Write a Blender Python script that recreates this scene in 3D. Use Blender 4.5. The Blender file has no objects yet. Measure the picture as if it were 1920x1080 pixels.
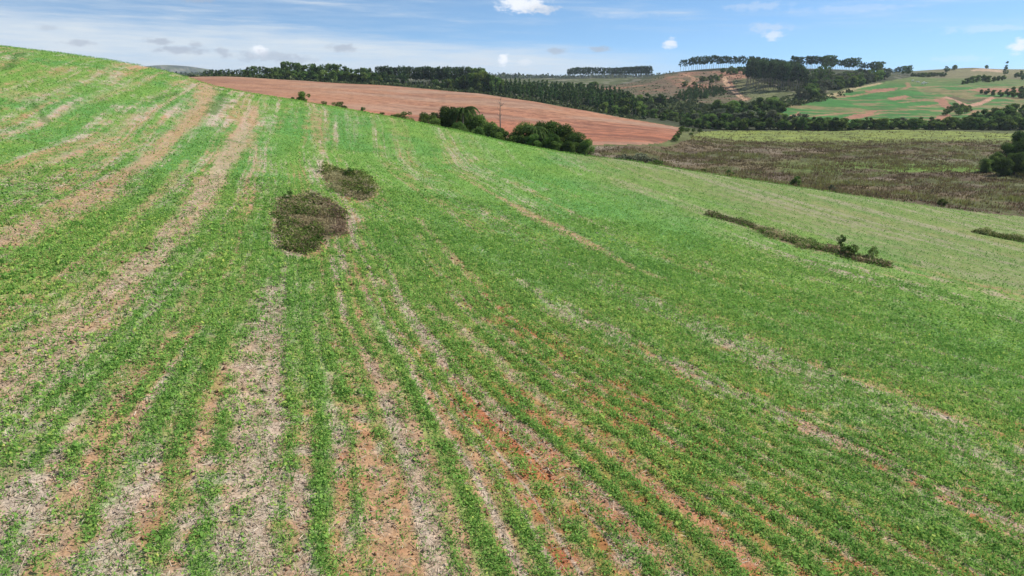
import bpy, math, random
import numpy as np

# ------------------------------------------------------------------ scene basics
S = bpy.context.scene
C = S.collection
R = math.radians
rng = np.random.default_rng(7)
random.seed(7)

CAM_Z = 12.0
F_PX = 1280.0                       # focal length in pixels of a 1920 wide picture
PITCH = math.atan((540 - 150) / F_PX)

cam = bpy.data.cameras.new("camera"); cam.sensor_width = 36; cam.lens = 36 * F_PX / 1920
cam.clip_start = 0.5; cam.clip_end = 20000
camo = bpy.data.objects.new("camera", cam); C.objects.link(camo)
camo.location = (0, 0, CAM_Z); camo.rotation_euler = (math.pi / 2 - PITCH, 0, 0)
S.camera = camo

SUN_AZ, SUN_EL = 72.0, 44.0         # clockwise from straight ahead, above the horizon
sun = bpy.data.lights.new("sun", 'SUN'); sun.energy = 4.7; sun.angle = R(0.5); sun.color = (1.0, 0.95, 0.87)
suno = bpy.data.objects.new("sun", sun); C.objects.link(suno)
suno.rotation_euler = (R(90 - SUN_EL), 0, R(180 - SUN_AZ))

S.view_settings.view_transform = 'Standard'; S.view_settings.look = 'None'
S.view_settings.exposure = 0.54; S.view_settings.gamma = 1.0
S.cycles.max_bounces = 6; S.cycles.transparent_max_bounces = 8; S.cycles.volume_bounces = 0
S.cycles.use_denoising = True
try:
    S.cycles.denoiser = 'OPENIMAGEDENOISE'; S.cycles.denoising_prefilter = 'ACCURATE'; S.cycles.denoising_input_passes = 'RGB_ALBEDO_NORMAL'
except Exception:
    pass


class NT:
    """small helper round a node tree"""
    def __init__(s, nt): s.nt = nt; nt.nodes.clear()
    def n(s, t, **k):
        o = s.nt.nodes.new(t)
        for a, b in k.items(): setattr(o, a, b)
        return o
    def link(s, a, b): s.nt.links.new(a, b)
    def val(s, sock, v):
        if hasattr(v, 'is_linked'): s.link(v, sock)
        else: sock.default_value = v
    def m(s, op, a, b=None, c=None, clamp=False):
        o = s.n('ShaderNodeMath', operation=op); o.use_clamp = clamp
        for i, v in enumerate((a, b, c)):
            if v is not None: s.val(o.inputs[i], v)
        return o.outputs[0]
    def mix(s, f, a, b, blend='MIX'):
        o = s.n('ShaderNodeMix', data_type='RGBA', blend_type=blend)
        s.val(o.inputs[0], f); s.val(o.inputs[6], a); s.val(o.inputs[7], b)
        return o.outputs[2]
    def remap(s, v, a, b, c=0., d=1., smooth=True):
        o = s.n('ShaderNodeMapRange', interpolation_type='SMOOTHSTEP' if smooth else 'LINEAR')
        s.val(o.inputs[0], v)
        for i, x in enumerate((a, b, c, d)): s.val(o.inputs[i + 1], x)
        return o.outputs[0]
    def noise(s, vec, scale, detail=3., rough=.55, dims='3D'):
        o = s.n('ShaderNodeTexNoise', noise_dimensions=dims)
        if vec is not None: s.link(vec, o.inputs['Vector'])
        o.inputs['Scale'].default_value = scale; o.inputs['Detail'].default_value = detail
        o.inputs['Roughness'].default_value = rough
        return o.outputs[0]
    def xyz(s, x, y, z):
        o = s.n('ShaderNodeCombineXYZ')
        for i, v in enumerate((x, y, z)): s.val(o.inputs[i], v)
        return o.outputs[0]


def pix_dir(u, v):
    X = (u - 960) / F_PX; U = (540 - v) / F_PX
    return np.array([X, math.cos(PITCH) + U * math.sin(PITCH), -math.sin(PITCH) + U * math.cos(PITCH)])


def pix_azel(u, v):
    d = pix_dir(u, v)
    return math.atan2(d[0], d[1]), math.atan2(d[2], math.hypot(d[0], d[1]))


# ------------------------------------------------------------------ sky
W = bpy.data.worlds.new("World"); S.world = W; W.use_nodes = True
t = NT(W.node_tree)
tc = t.n('ShaderNodeTexCoord').outputs['Generated']
sp = t.n('ShaderNodeSeparateXYZ'); t.link(tc, sp.inputs[0])
az = t.m('ARCTAN2', sp.outputs[0], sp.outputs[1]); el = t.m('ARCSINE', sp.outputs[2])
sky = t.n('ShaderNodeTexSky', sky_type='NISHITA'); sky.sun_disc = False
sky.sun_elevation = R(SUN_EL); sky.sun_rotation = R(SUN_AZ)
sky.altitude = 800; sky.air_density = 1.0; sky.dust_density = 0.3; sky.ozone_density = 2.5
lift = t.xyz(sp.outputs[0], sp.outputs[1], t.m('ADD', t.m('MULTIPLY', sp.outputs[2], 1.6), 0.13))
t.link(lift, sky.inputs[0])
col = t.mix(1.0, sky.outputs[0], (0.98, 1.17, 1.20, 1), 'MULTIPLY')
WHITE = (5.6, 6.15, 6.6, 1)
flow = t.xyz(t.m('MULTIPLY', az, 5.0), t.m('MULTIPLY', t.m('ADD', el, t.m('MULTIPLY', az, 0.02)), 62.0), 0.0)
n1 = t.noise(flow, 1.0, 5, .6)
n2 = t.noise(flow, 3.1, 4, .6)
n3 = t.noise(t.xyz(t.m('MULTIPLY', az, 75.), t.m('MULTIPLY', el, 150.), 3.), 1.0, 4, .6)
# the wide pale veil low on the left
edge = t.m('ADD', t.m('MULTIPLY', az, -0.052), 0.047)
veil = t.remap(t.m('ADD', t.m('SUBTRACT', edge, el), t.m('MULTIPLY', t.m('SUBTRACT', n1, .5), 0.035)), -0.010, 0.020)
veil = t.m('MULTIPLY', veil, t.remap(az, 0.02, 0.34, 1.0, 0.0))
veil = t.m('MULTIPLY', veil, t.m('MULTIPLY', t.remap(n2, 0.25, 0.7, 0.72, 1.0), t.remap(n1, 0.3, 0.6, 0.8, 0.97)))
col = t.mix(veil, col, WHITE)
# thin streaks above
st = t.m('ADD', t.remap(n1, 0.44, 0.76, 0.0, 0.75), t.remap(az, -0.6, 0.2, 0.36, 0.0))
st = t.m('MULTIPLY', st, t.remap(n2, 0.3, 0.7, 0.35, 1.0))
st = t.m('MULTIPLY', st, t.remap(el, 0.045, 0.085, 0.05, 1.0))
st = t.m('MULTIPLY', st, t.remap(az, -0.7, 0.35, 1.0, 0.75))
col = t.mix(st, col, WHITE)
# small cumulus: (u, v, half width, half height, brightness, density)
PUFFS = [(978, 8, 44, 15, 1.0, .95), (1015, 17, 36, 8, .8, .6), (487, 96, 15, 12, 1.05, .95), (500, 106, 60, 10, .74, .55),
         (945, 111, 10, 12, 1.05, .95), (985, 116, 12, 8, .95, .5), (345, 94, 42, 7, .70, .75), (297, 78, 20, 6, .68, .75), (150, 80, 24, 5, .70, .65),
         (643, 90, 27, 7, .70, .75), (364, 83, 12, 5, .70, .6), (417, 97, 12, 7, .70, .6), (1042, 95, 21, 6, .72, .7), (1126, 92, 19, 5, .72, .7),
         (1256, 82, 12, 9, .98, .8), (1450, 67, 16, 8, .96, .6), (1440, 52, 34, 8, .85, .35), (1912, 87, 13, 11, 1.0, .85), (1420, 12, 55, 7, .92, .25),
         (1600, 16, 90, 6, .92, .2), (1840, 54, 60, 6, .95, .25), (890, 118, 40, 8, .8, .35), (560, 112, 40, 6, .72, .4), (1160, 28, 60, 5, .92, .18),
         (90, 52, 16, 4, .72, .4), (372, 0, 30, 5, .75, .5), (1800, 110, 40, 5, .95, .2)]
for (u, v, hw, hh, br, de) in PUFFS:
    a0, e0 = pix_azel(u, v)
    dx = t.m('MULTIPLY', t.m('SUBTRACT', az, a0), F_PX / hw)
    dy = t.m('MULTIPLY', t.m('SUBTRACT', el, e0), F_PX / hh)
    d = t.m('SQRT', t.m('ADD', t.m('MULTIPLY', dx, dx), t.m('MULTIPLY', dy, dy)))
    d = t.m('ADD', d, t.m('MULTIPLY', t.m('SUBTRACT', n3, .5), 2.4))
    mk = t.m('MULTIPLY', t.remap(d, 1.25, 0.3), de)
    col = t.mix(mk, col, (7.2 * br, 7.45 * br, 7.9 * br, 1) if br > .78 else (3.3, 3.75, 4.5, 1))
bg = t.n('ShaderNodeBackground'); t.link(col, bg.inputs[0]); bg.inputs[1].default_value = 0.093
out = t.n('ShaderNodeOutputWorld'); t.link(bg.outputs[0], out.inputs[0])


# ------------------------------------------------------------------ noise on arrays
def _hash(ix, iy, seed):
    h = (ix.astype(np.int64) * 374761393 + iy.astype(np.int64) * 668265263 + seed * 1274126177) & 0xffffffff
    h = ((h ^ (h >> 13)) * 1274126177) & 0xffffffff
    return ((h ^ (h >> 16)) & 0xffff) / 65535.0


def vnoise(x, y, seed=0):
    ix = np.floor(x); iy = np.floor(y); fx = x - ix; fy = y - iy
    fx = fx * fx * (3 - 2 * fx); fy = fy * fy * (3 - 2 * fy)
    a = _hash(ix, iy, seed); b = _hash(ix + 1, iy, seed); c = _hash(ix, iy + 1, seed); d = _hash(ix + 1, iy + 1, seed)
    return (a * (1 - fx) + b * fx) * (1 - fy) + (c * (1 - fx) + d * fx) * fy


def fbm(x, y, oct=4, seed=0):
    s = 0; a = .5; n = 0
    for i in range(oct):
        s = s + a * vnoise(x, y, seed + i * 17); n += a; a *= .5
        x = x * 2.03 + 5.1; y = y * 2.03 + 1.7
    return s / n


def sstep(x, a, b):
    k = np.clip((x - a) / (b - a), 0, 1); return k * k * (3 - 2 * k)


class TPS:
    def __init__(s, P, z, lam=1e-4):
        s.P = np.asarray(P, float); n = len(P); K = s.k(s.P, s.P) + lam * np.eye(n)
        A = np.zeros((n + 3, n + 3)); A[:n, :n] = K; A[:n, n] = 1; A[:n, n + 1:] = s.P
        A[n, :n] = 1; A[n + 1:, :n] = s.P.T
        s.w = np.linalg.solve(A, np.concatenate([z, np.zeros(3)]))
    @staticmethod
    def k(A, B):
        d = ((A[:, None] - B[None]) ** 2).sum(-1); return d * np.log(d + 1e-9) * .5
    def __call__(s, Q):
        o = np.empty(len(Q)); n = len(s.P)
        for i in range(0, len(Q), 20000):
            q = Q[i:i + 20000]
            o[i:i + 20000] = s.k(q, s.P) @ s.w[:n] + s.w[n] + q @ s.w[n + 1:]
        return o


# ------------------------------------------------------------------ terrain shape (heights relative to the camera, shifted by CAM_Z at the end)
PA, PB, PH = -0.143, 0.024, -12.0


def warp(x, y):
    r = np.hypot(x, y) + 1e-9; k = 80 * np.log1p(r / 80) / r / 50
    return np.stack([x * k, y * k], -1)


def base_plane(x, y):
    r = np.hypot(x, y) + 1e-9; k = 1 / (1 + (r / 170) ** 4) ** .25
    return PH + (PA * x + PB * y) * k


def PY(u, v, Y):
    d = pix_dir(u, v); return d * (Y / d[1])


EDGE = [(0, 85, 150), (90, 97, 150), (175, 112, 149), (260, 125, 147), (350, 140, 143), (430, 165, 132), (560, 188, 125), (670, 209, 120), (780, 230, 116),
        (890, 252, 110), (1000, 275, 106), (1090, 290, 105), (1180, 300, 105), (1350, 327, 106), (1500, 350, 106), (1700, 378, 108), (1920, 405, 110)]
ctl = [PY(u, v + np.interp(u, [0, 200, 500, 780, 1100, 1900], [4, 6, 7, 4, 2, 2]), Y) for u, v, Y in EDGE]
for (u, v, Y), k, dz in zip(EDGE[:5], (1.35, 1.35, 1.35, 1.35, 1.4), (-4, -4, -4, -5, -6)):      # the hill rolls over behind its skyline
    p = PY(u, v, Y) * k; p[2] += dz; ctl.append(p); q = PY(u, v, Y) * 1.9; q[2] = -3 - 2; ctl.append(q)
for u, Y, z in ((430, 175, -6.5), (560, 165, -9.5), (670, 158, -13), (780, 150, -16), (890, 142, -18.5), (1000, 138, -20.5), (1090, 140, -21),
                (430, 215, -10), (560, 205, -13.5), (670, 200, -17), (780, 195, -20), (890, 185, -21.2), (1000, 180, -21.4)):
    ctl.append([(u - 960) / F_PX * Y * 1.04, Y, z])
MZ = -21.0
for u, Y in ((1110, 195), (1180, 165), (1350, 148), (1500, 140), (1700, 132), (1920, 125), (1250, 215), (1400, 200), (1600, 200), (1800, 200), (2000, 200),
             (1350, 260), (1500, 270), (1700, 270), (1900, 260), (2150, 240), (2150, 160), (1320, 295), (1500, 305), (1700, 300), (1900, 290)):
    ctl.append([(u - 960) / F_PX * Y * 1.04, Y, MZ])
ctl += [PY(*e) for e in (
    # ploughed red field
    (350, 145, 440), (450, 145, 430), (560, 150, 420), (700, 158.5, 400), (800, 167, 385), (900, 176, 370), (1000, 191, 350), (1100, 209, 330), (1200, 228, 305),
    (1280, 242, 289), (600, 192, 280), (700, 212, 260), (800, 232, 243), (900, 250, 228), (1010, 268, 216), (1110, 272, 215), (1200, 271, 217), (1250, 266, 226),
    (1000, 230, 265), (1100, 245, 255), (800, 197, 305), (600, 168, 340), (480, 160, 350),
    # behind its crest
    (380, 146, 500), (560, 152, 480), (700, 160, 465), (800, 165, 455), (900, 178, 410), (1000, 191, 392), (1100, 206, 372), (800, 160, 520), (900, 165, 500), (1000, 172, 480), (1100, 180, 470),
    # valley floor towards the cleared hill
    (1200, 205, 430), (1300, 206, 425), (1400, 205, 425), (1250, 195, 470), (1150, 190, 480), (1330, 215, 380), (1440, 215, 375),
    # cleared hill
    (1150, 166, 640), (1200, 151, 690), (1250, 139, 715), (1310, 132.5, 720), (1370, 130.5, 720), (1430, 128, 725), (1300, 165, 600), (1400, 168, 570), (1300, 184, 510),
    (1350, 152, 640), (1420, 150, 620), (1240, 165, 610), (1180, 178, 560), (1400, 190, 480), (1470, 169, 545), (1430, 158, 575), (1515, 168, 545), (1480, 158, 580), (1520, 152, 600), (1500, 130, 700),
    # ridge with the windbreak stands
    (1550, 131, 690), (1610, 133, 700), (1660, 140, 690), (1705, 143, 680), (1560, 160, 560), (1480, 195, 430), (1500, 180, 480), (1600, 168, 530),
    # green hill
    (1450, 214, 370), (1510, 205, 410), (1500, 230, 335), (1600, 230, 335), (1600, 200, 430), (1600, 183, 490), (1650, 161, 570), (1720, 150, 610), (1800, 150, 610), (1800, 190, 460),
    (1700, 225, 355), (1700, 180, 490), (1850, 186, 470), (1850, 215, 385), (1910, 170, 530), (1850, 160, 570), (1780, 228, 345), (1900, 228, 340), (2050, 200, 430), (2050, 160, 600),
    (1830, 127.5, 950), (1760, 136, 900), (1890, 134, 930), (1930, 141, 800), (1740, 146, 720), (1850, 147, 700), (2050, 130, 900),
    # far ground
    (1060, 152, 900), (1150, 150, 930), (1225, 149, 930), (1060, 147.5, 1010), (1140, 146.5, 1010), (1225, 146.5, 1010), (1000, 160, 700), (1050, 162, 720), (1100, 160, 700), (950, 158, 640), (900, 155, 700),
    (1150, 148, 1300), (950, 148, 1500), (700, 150, 800), (500, 147, 800), (380, 147, 700), (1000, 147.5, 2300), (600, 148, 1500), (400, 147, 1600), (1300, 138, 900), (1500, 138, 900),
    (1700, 140, 1500), (1900, 136, 1500), (1400, 143, 1600))]
for a in range(-180, 181, 15):      # all round, far off and beside the view
    for rr, zz in ((3200, 12.), (5400, 22.)):
        if abs(a) < 180: ctl.append([rr * math.sin(R(a)), rr * math.cos(R(a)), zz])
    if abs(a) > 45 and a < 180:
        for rr in (160, 300, 700, 1500):
            x, y = rr * math.sin(R(a)), rr * math.cos(R(a))
            ctl.append([x, y, float(np.clip(base_plane(x, y), -21, 6)) if rr == 160 else (-18. if a > 0 else -6.)])
EA = np.array([pix_azel(u, v)[0] for u, v, Y in EDGE]); ER = np.array([np.hypot(*PY(*e)[:2]) for e in EDGE])
for a in range(-180, 180, 20):      # the near slope itself
    for rr in (4, 14, 30, 50, 75):
        x, y = rr * math.sin(R(a)), rr * math.cos(R(a)); ctl.append([x, y, base_plane(x, y)])
for a in np.linspace(-34, 34, 9):
    for rr in (22, 40, 62, 84):
        x, y = rr * math.sin(R(a)), rr * math.cos(R(a)); ctl.append([x, y, base_plane(x, y)])
ctl = np.array(ctl, float)
_h = TPS(warp(ctl[:, 0], ctl[:, 1]), ctl[:, 2] - base_plane(ctl[:, 0], ctl[:, 1]), 2e-4)
_bl = [(325, 133, 4200, 260, 420), (300, 137, 4300, 300, 700)]     # two blue hills far off


def height(x, y):
    x = np.asarray(x, float); y = np.asarray(y, float); sh = x.shape
    x = x.ravel(); y = y.ravel(); r = np.hypot(x, y)
    z = _h(warp(x, y)) + base_plane(x, y)
    am = sstep(r, 110, 320)
    z = z + (fbm(x / 60, y / 60, 3, 3) - .5) * 1.2 * am + (fbm(x / 400, y / 400, 3, 9) - .5) * 26 * sstep(r, 1100, 2600)
    z = z + (fbm(x / 14, y / 14, 2, 4) - .5) * .14 * sstep(r, 8, 40) * (1 - am)
    for u, v, Y, w, w2 in _bl:
        p = PY(u, v, Y); z = z + (p[2] - 12) * np.exp(-((x - p[0]) / w) ** 2 - ((y - p[1]) / w2) ** 2)
    return (z + CAM_Z).reshape(sh)


def G(u, v, rmin=10.):
    """where the line of sight through a picture point meets the ground"""
    d = pix_dir(u, v); hd = math.hypot(d[0], d[1]); rr = rmin * 1.012 ** np.arange(0, int(math.log(6000 / rmin) / math.log(1.012)))
    x = d[0] / hd * rr; y = d[1] / hd * rr; z = CAM_Z + d[2] / hd * rr
    g = height(x, y) - z; i = np.argmax(g > 0)
    if g[i] <= 0: i = len(rr) - 1
    if i > 0:
        k = g[i - 1] / (g[i - 1] - g[i]); return np.array([x[i - 1] + (x[i] - x[i - 1]) * k, y[i - 1] + (y[i] - y[i - 1]) * k])
    return np.array([x[i], y[i]])


def Gs(pts, rmin=10.): return np.array([G(u, v, rmin) for u, v in pts])


def inside(x, y, poly):
    c = np.zeros(x.shape, bool); n = len(poly)
    for i in range(n):
        x0, y0 = poly[i]; x1, y1 = poly[(i + 1) % n]
        if y0 == y1: continue
        c ^= ((y0 > y) != (y1 > y)) & (x < (x1 - x0) * (y - y0) / (y1 - y0) + x0)
    return c


def polydist(x, y, line, widths=None):
    """distance to a polyline, divided by its (interpolated) half width"""
    best = np.full(x.shape, 1e9)
    for i in range(len(line) - 1):
        a = line[i]; b = line[i + 1]; ab = b - a; L = ab @ ab
        k = np.clip(((x - a[0]) * ab[0] + (y - a[1]) * ab[1]) / L, 0, 1)
        d = np.hypot(x - a[0] - k * ab[0], y - a[1] - k * ab[1])
        if widths is not None: d = d / (widths[i] + (widths[i + 1] - widths[i]) * k)
        best = np.minimum(best, d)
    return best


# ------------------------------------------------------------------ the crop field: rows, bare bands, patches
ROWS = [(-26, [(0, 455), (190, 360), (270, 305), (330, 250), (385, 190), (420, 168)]),
        (-19.6, [(0, 720), (100, 650), (200, 560), (300, 470), (380, 370), (430, 290), (460, 240), (475, 200)]),
        (-13.6, [(480, 1075), (490, 900), (485, 760), (490, 640), (510, 520), (530, 450)]),
        (-10.2, [(690, 570), (740, 690), (800, 790), (850, 900), (930, 1075)]),
        (-6.5, [(800, 570), (890, 633), (973, 713), (1050, 770), (1180, 870), (1300, 950), (1400, 1040)]),
        (-3.2, [(790, 415), (850, 480), (940, 570), (1040, 650), (1250, 760), (1500, 910)]),
        (-.8, [(950, 510), (1040, 570), (1100, 610)]),
        (4.5, [(1320, 610), (1450, 680), (1560, 725), (1700, 775)]),
        (11, [(830, 310), (900, 345), (980, 395), (1050, 430), (1120, 468), (1230, 520), (1400, 590), (1620, 660)]),
        (27, [(1080, 335), (1300, 420), (1450, 480), (1640, 540), (1900, 600)]),
        (38, [(1190, 320), (1380, 385), (1600, 450), (1850, 520)]),
        (-34, [(0, 340), (120, 285), (250, 205), (330, 160)]), (-42, [(50, 245), (227, 160)]), (-52, [(0, 170), (110, 130)])]
_rp = []; _rs = []
for s, pts in ROWS:
    q = Gs(pts); _rp += list(q); _rs += [s] * len(q)
_row = TPS(np.array(_rp) / 30, np.array(_rs, float), 2e-2)
# bare bands: (points, half widths in metres, strength, straw 0..1 (else soil), red 0..1)
BANDS = [([(0, 455), (190, 360), (270, 305), (330, 250), (385, 190), (425, 165)], [1.3, 1.2, 1.0, 1.25, 1.7, 2.0], 1.0, .25, .1),
         ([(0, 720), (100, 650), (200, 560), (300, 470), (380, 370), (430, 290), (460, 240), (475, 200)], [1.4, 1.35, 1.15, 1.1, 1.0, 1.2, 1.05, .75], .98, .6, .1),
         ([(455, 1080), (480, 1000), (490, 900), (485, 760), (492, 640), (512, 540)], [.74, .72, .66, .68, .75, .6], 1.0, .95, .1),
         ([(545, 1080), (560, 960), (545, 860)], [.25, .25, .2], .4, .3, .5),
         ([(860, 330), (980, 395), (1050, 430), (1120, 468), (1180, 500), (1250, 525)], [.25, .55, .75, .7, .55, .4], .95, .3, .2),
         ([(785, 410), (810, 440), (850, 485), (900, 530)], [.35, .35, .3, .25], .75, .5, .1),
         ([(800, 570), (850, 605), (890, 640), (973, 713), (1050, 770), (1100, 815)], [.2, .34, .38, .35, .3, .2], .85, .7, .1),
         ([(1050, 770), (1180, 870), (1300, 960), (1400, 1050)], [.35, .4, .4, .3], .75, .4, .7),
         ([(697, 515), (740, 550), (773, 600), (813, 663), (860, 740)], [.35, .4, .4, .35, .2], .75, .95, 0),
         ([(950, 508), (1000, 545), (1045, 580), (1085, 605), (1140, 612)], [.2, .25, .35, .55, .45], .85, .95, 0),
         ([(1020, 580), (1060, 600)], [.4, .3], .7, .9, 0),
         ([(1310, 605), (1350, 635), (1420, 670), (1500, 697), (1560, 715)], [.2, .25, .28, .2, .15], .8, .85, 0),
         ([(1255, 740), (1330, 790), (1420, 850), (1500, 900), (1620, 970), (1700, 1040), (1780, 1080)], [.15, .18, .2, .18, .18, .18, .15], .75, .8, .1),
         ([(1620, 735), (1690, 770), (1720, 785)], [.2, .3, .15], .85, .7, .2),
         ([(690, 600), (730, 700), (770, 790), (800, 880), (850, 980), (880, 1080)], [.16, .2, .22, .22, .2, .2], .5, .6, .3),
         ([(1010, 830), (1050, 890), (1130, 960), (1290, 1060)], [.3, .35, .3, .35], .6, .3, .8),
         ([(1200, 780), (1235, 810), (1280, 845)], [.12, .16, .1], .8, 0, 1), ([(1105, 720), (1140, 725)], [.22, .22], .95, 0, 1), ([(1470, 768), (1520, 772)], [.2, .15], .9, 0, 1),
         ([(1200, 650), (1270, 700), (1310, 730)], [.3, .35, .2], .6, .1, .9),
         ([(1475, 555), (1540, 575)], [.3, .2], .6, 0, .9), ([(1510, 522), (1580, 535)], [.35, .3], .75, .9, 0), ([(1820, 535), (1870, 540), (1930, 548)], [.35, .5, .5], .85, .4, .7),
         ([(1600, 700), (1700, 745), (1850, 830)], [.25, .3, .3], .5, .4, .5), ([(1420, 590), (1520, 630), (1620, 665)], [.4, .4, .3], .6, .3, .5),
         ([(600, 195), (592, 240), (590, 270)], [.3, .5, .3], .4, .4, .1), ([(480, 190), (470, 235), (480, 320)], [.6, .6, .3], .5, .3, .1),
         ([(0, 255), (120, 210), (260, 155)], [.6, .6, .5], .45, .4, 0), ([(0, 340), (130, 290), (250, 215)], [.6, .7, .6], .55, .4, 0),
         ([(30, 190), (200, 135)], [.6, .6], .4, .4, 0), ([(20, 180), (60, 175)], [1.6, 1.2], .45, .3, 0),
         ([(120, 510), (230, 430), (310, 350), (350, 300)], [.3, .35, .4, .3], .75, .3, .1),
         ([(120, 830), (200, 760), (290, 660), (350, 560), (400, 480)], [.35, .4, .45, .4, .3], .6, .35, .25),
         ([(60, 1040), (130, 960), (210, 860), (270, 760)], [.4, .45, .4, .3], .7, .5, .4), ([(0, 900), (60, 830), (130, 750)], [.35, .3, .2], .5, .5, .3),
         ([(270, 1000), (330, 900), (380, 800), (400, 700)], [.35, .4, .35, .25], .6, .2, .55),
         ([(1200, 325), (1400, 380), (1560, 425), (1700, 450)], [.9, 1.1, 1.2, .9], .5, .9, 0), ([(1330, 395), (1480, 445), (1620, 490)], [.6, .7, .5], .35, .8, 0),
         ([(1150, 335), (1250, 365), (1340, 400)], [.6, .6, .4], .5, .8, 0), ([(1500, 380), (1700, 420), (1900, 440)], [1., 1.1, 1.], .55, .9, 0),
         ([(1820, 440), (1880, 452), (1930, 465)], [.7, .8, .8], .8, .5, .5)]
BANDS = [(Gs(p), w, a, st, rd) for p, w, a, st, rd in BANDS]
LUSH = [([(690, 575), (740, 690), (800, 790), (850, 900), (930, 1085)], [.25, .28, .28, .3, .3], 1.0),
        ([(1100, 640), (1170, 700), (1240, 750)], [.2, .25, .2], .8), ([(1430, 500), (1490, 525), (1560, 540)], [.4, .5, .4], 1.0), ([(1650, 500), (1780, 540), (1920, 575)], [.8, .9, .9], .9),
        ([(20, 880), (90, 810), (160, 740), (210, 660), (260, 590)], [.5, .5, .5, .5, .5], .8), ([(170, 950), (240, 860), (330, 740), (400, 620), (430, 540)], [.45, .5, .5, .6, .6], .7),
        ([(560, 640), (600, 700), (640, 800)], [.4, .4, .3], .5), ([(1300, 545), (1500, 600), (1700, 640)], [.6, .6, .6], .5),
        ([(0, 545), (120, 480), (240, 400), (330, 320), (390, 240)], [1., 1., 1., 1., 1.], .8), ([(0, 640), (130, 540), (250, 450), (340, 360)], [.7, .7, .7, .7], .6),
        ([(640, 640), (690, 760), (740, 860)], [.35, .35, .3], .5)]
LUSH = [(Gs(p), w, a) for p, w, a in LUSH]
PATCH1 = Gs([(527, 380), (545, 371), (570, 374), (592, 372), (618, 385), (640, 402), (650, 425), (645, 440), (625, 442), (610, 450), (600, 468), (575, 475), (548, 474), (527, 455), (524, 420)])
PATCH2 = Gs([(602, 322), (630, 317), (655, 324), (690, 335), (706, 350), (704, 364), (688, 375), (665, 374), (640, 365), (618, 350)])
STRIPL = Gs([(1332, 404), (1380, 416), (1420, 428), (1465, 447), (1510, 462), (1560, 470), (1610, 485), (1660, 499)])
STRIPW = [.5, .9, .8, 1.1, 1.2, 1.2, 1.1, .6]
STRIP2 = Gs([(1826, 436), (1860, 442), (1900, 450), (1960, 460)])
STRIP2W = [.4, .7, .8, .9]
DARKW = [(Gs(p), w) for p, w in (([(385, 197), (440, 193)], [.5, .4]), ([(398, 212), (418, 176)], [.6, .8]), ([(425, 262), (455, 268)], [.3, .3]), ([(580, 312), (600, 313)], [.3, .3]), ([(400, 166), (425, 172)], [1.2, 1.2]),
                                 ([(300, 185), (330, 175)], [.7, .7]), ([(40, 100), (10, 130)], [.5, .5]), ([(60, 190), (90, 230)], [.25, .25]))]
PC1 = PATCH1.mean(0); PC2 = PATCH2.mean(0)


def edge_r(a):
    return np.interp(a, np.concatenate([[-math.pi, -1.6, -.9], EA, [.9, 1.6, math.pi]]), np.concatenate([[150, 190, 205], ER, [140, 130, 150]]))


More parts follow.
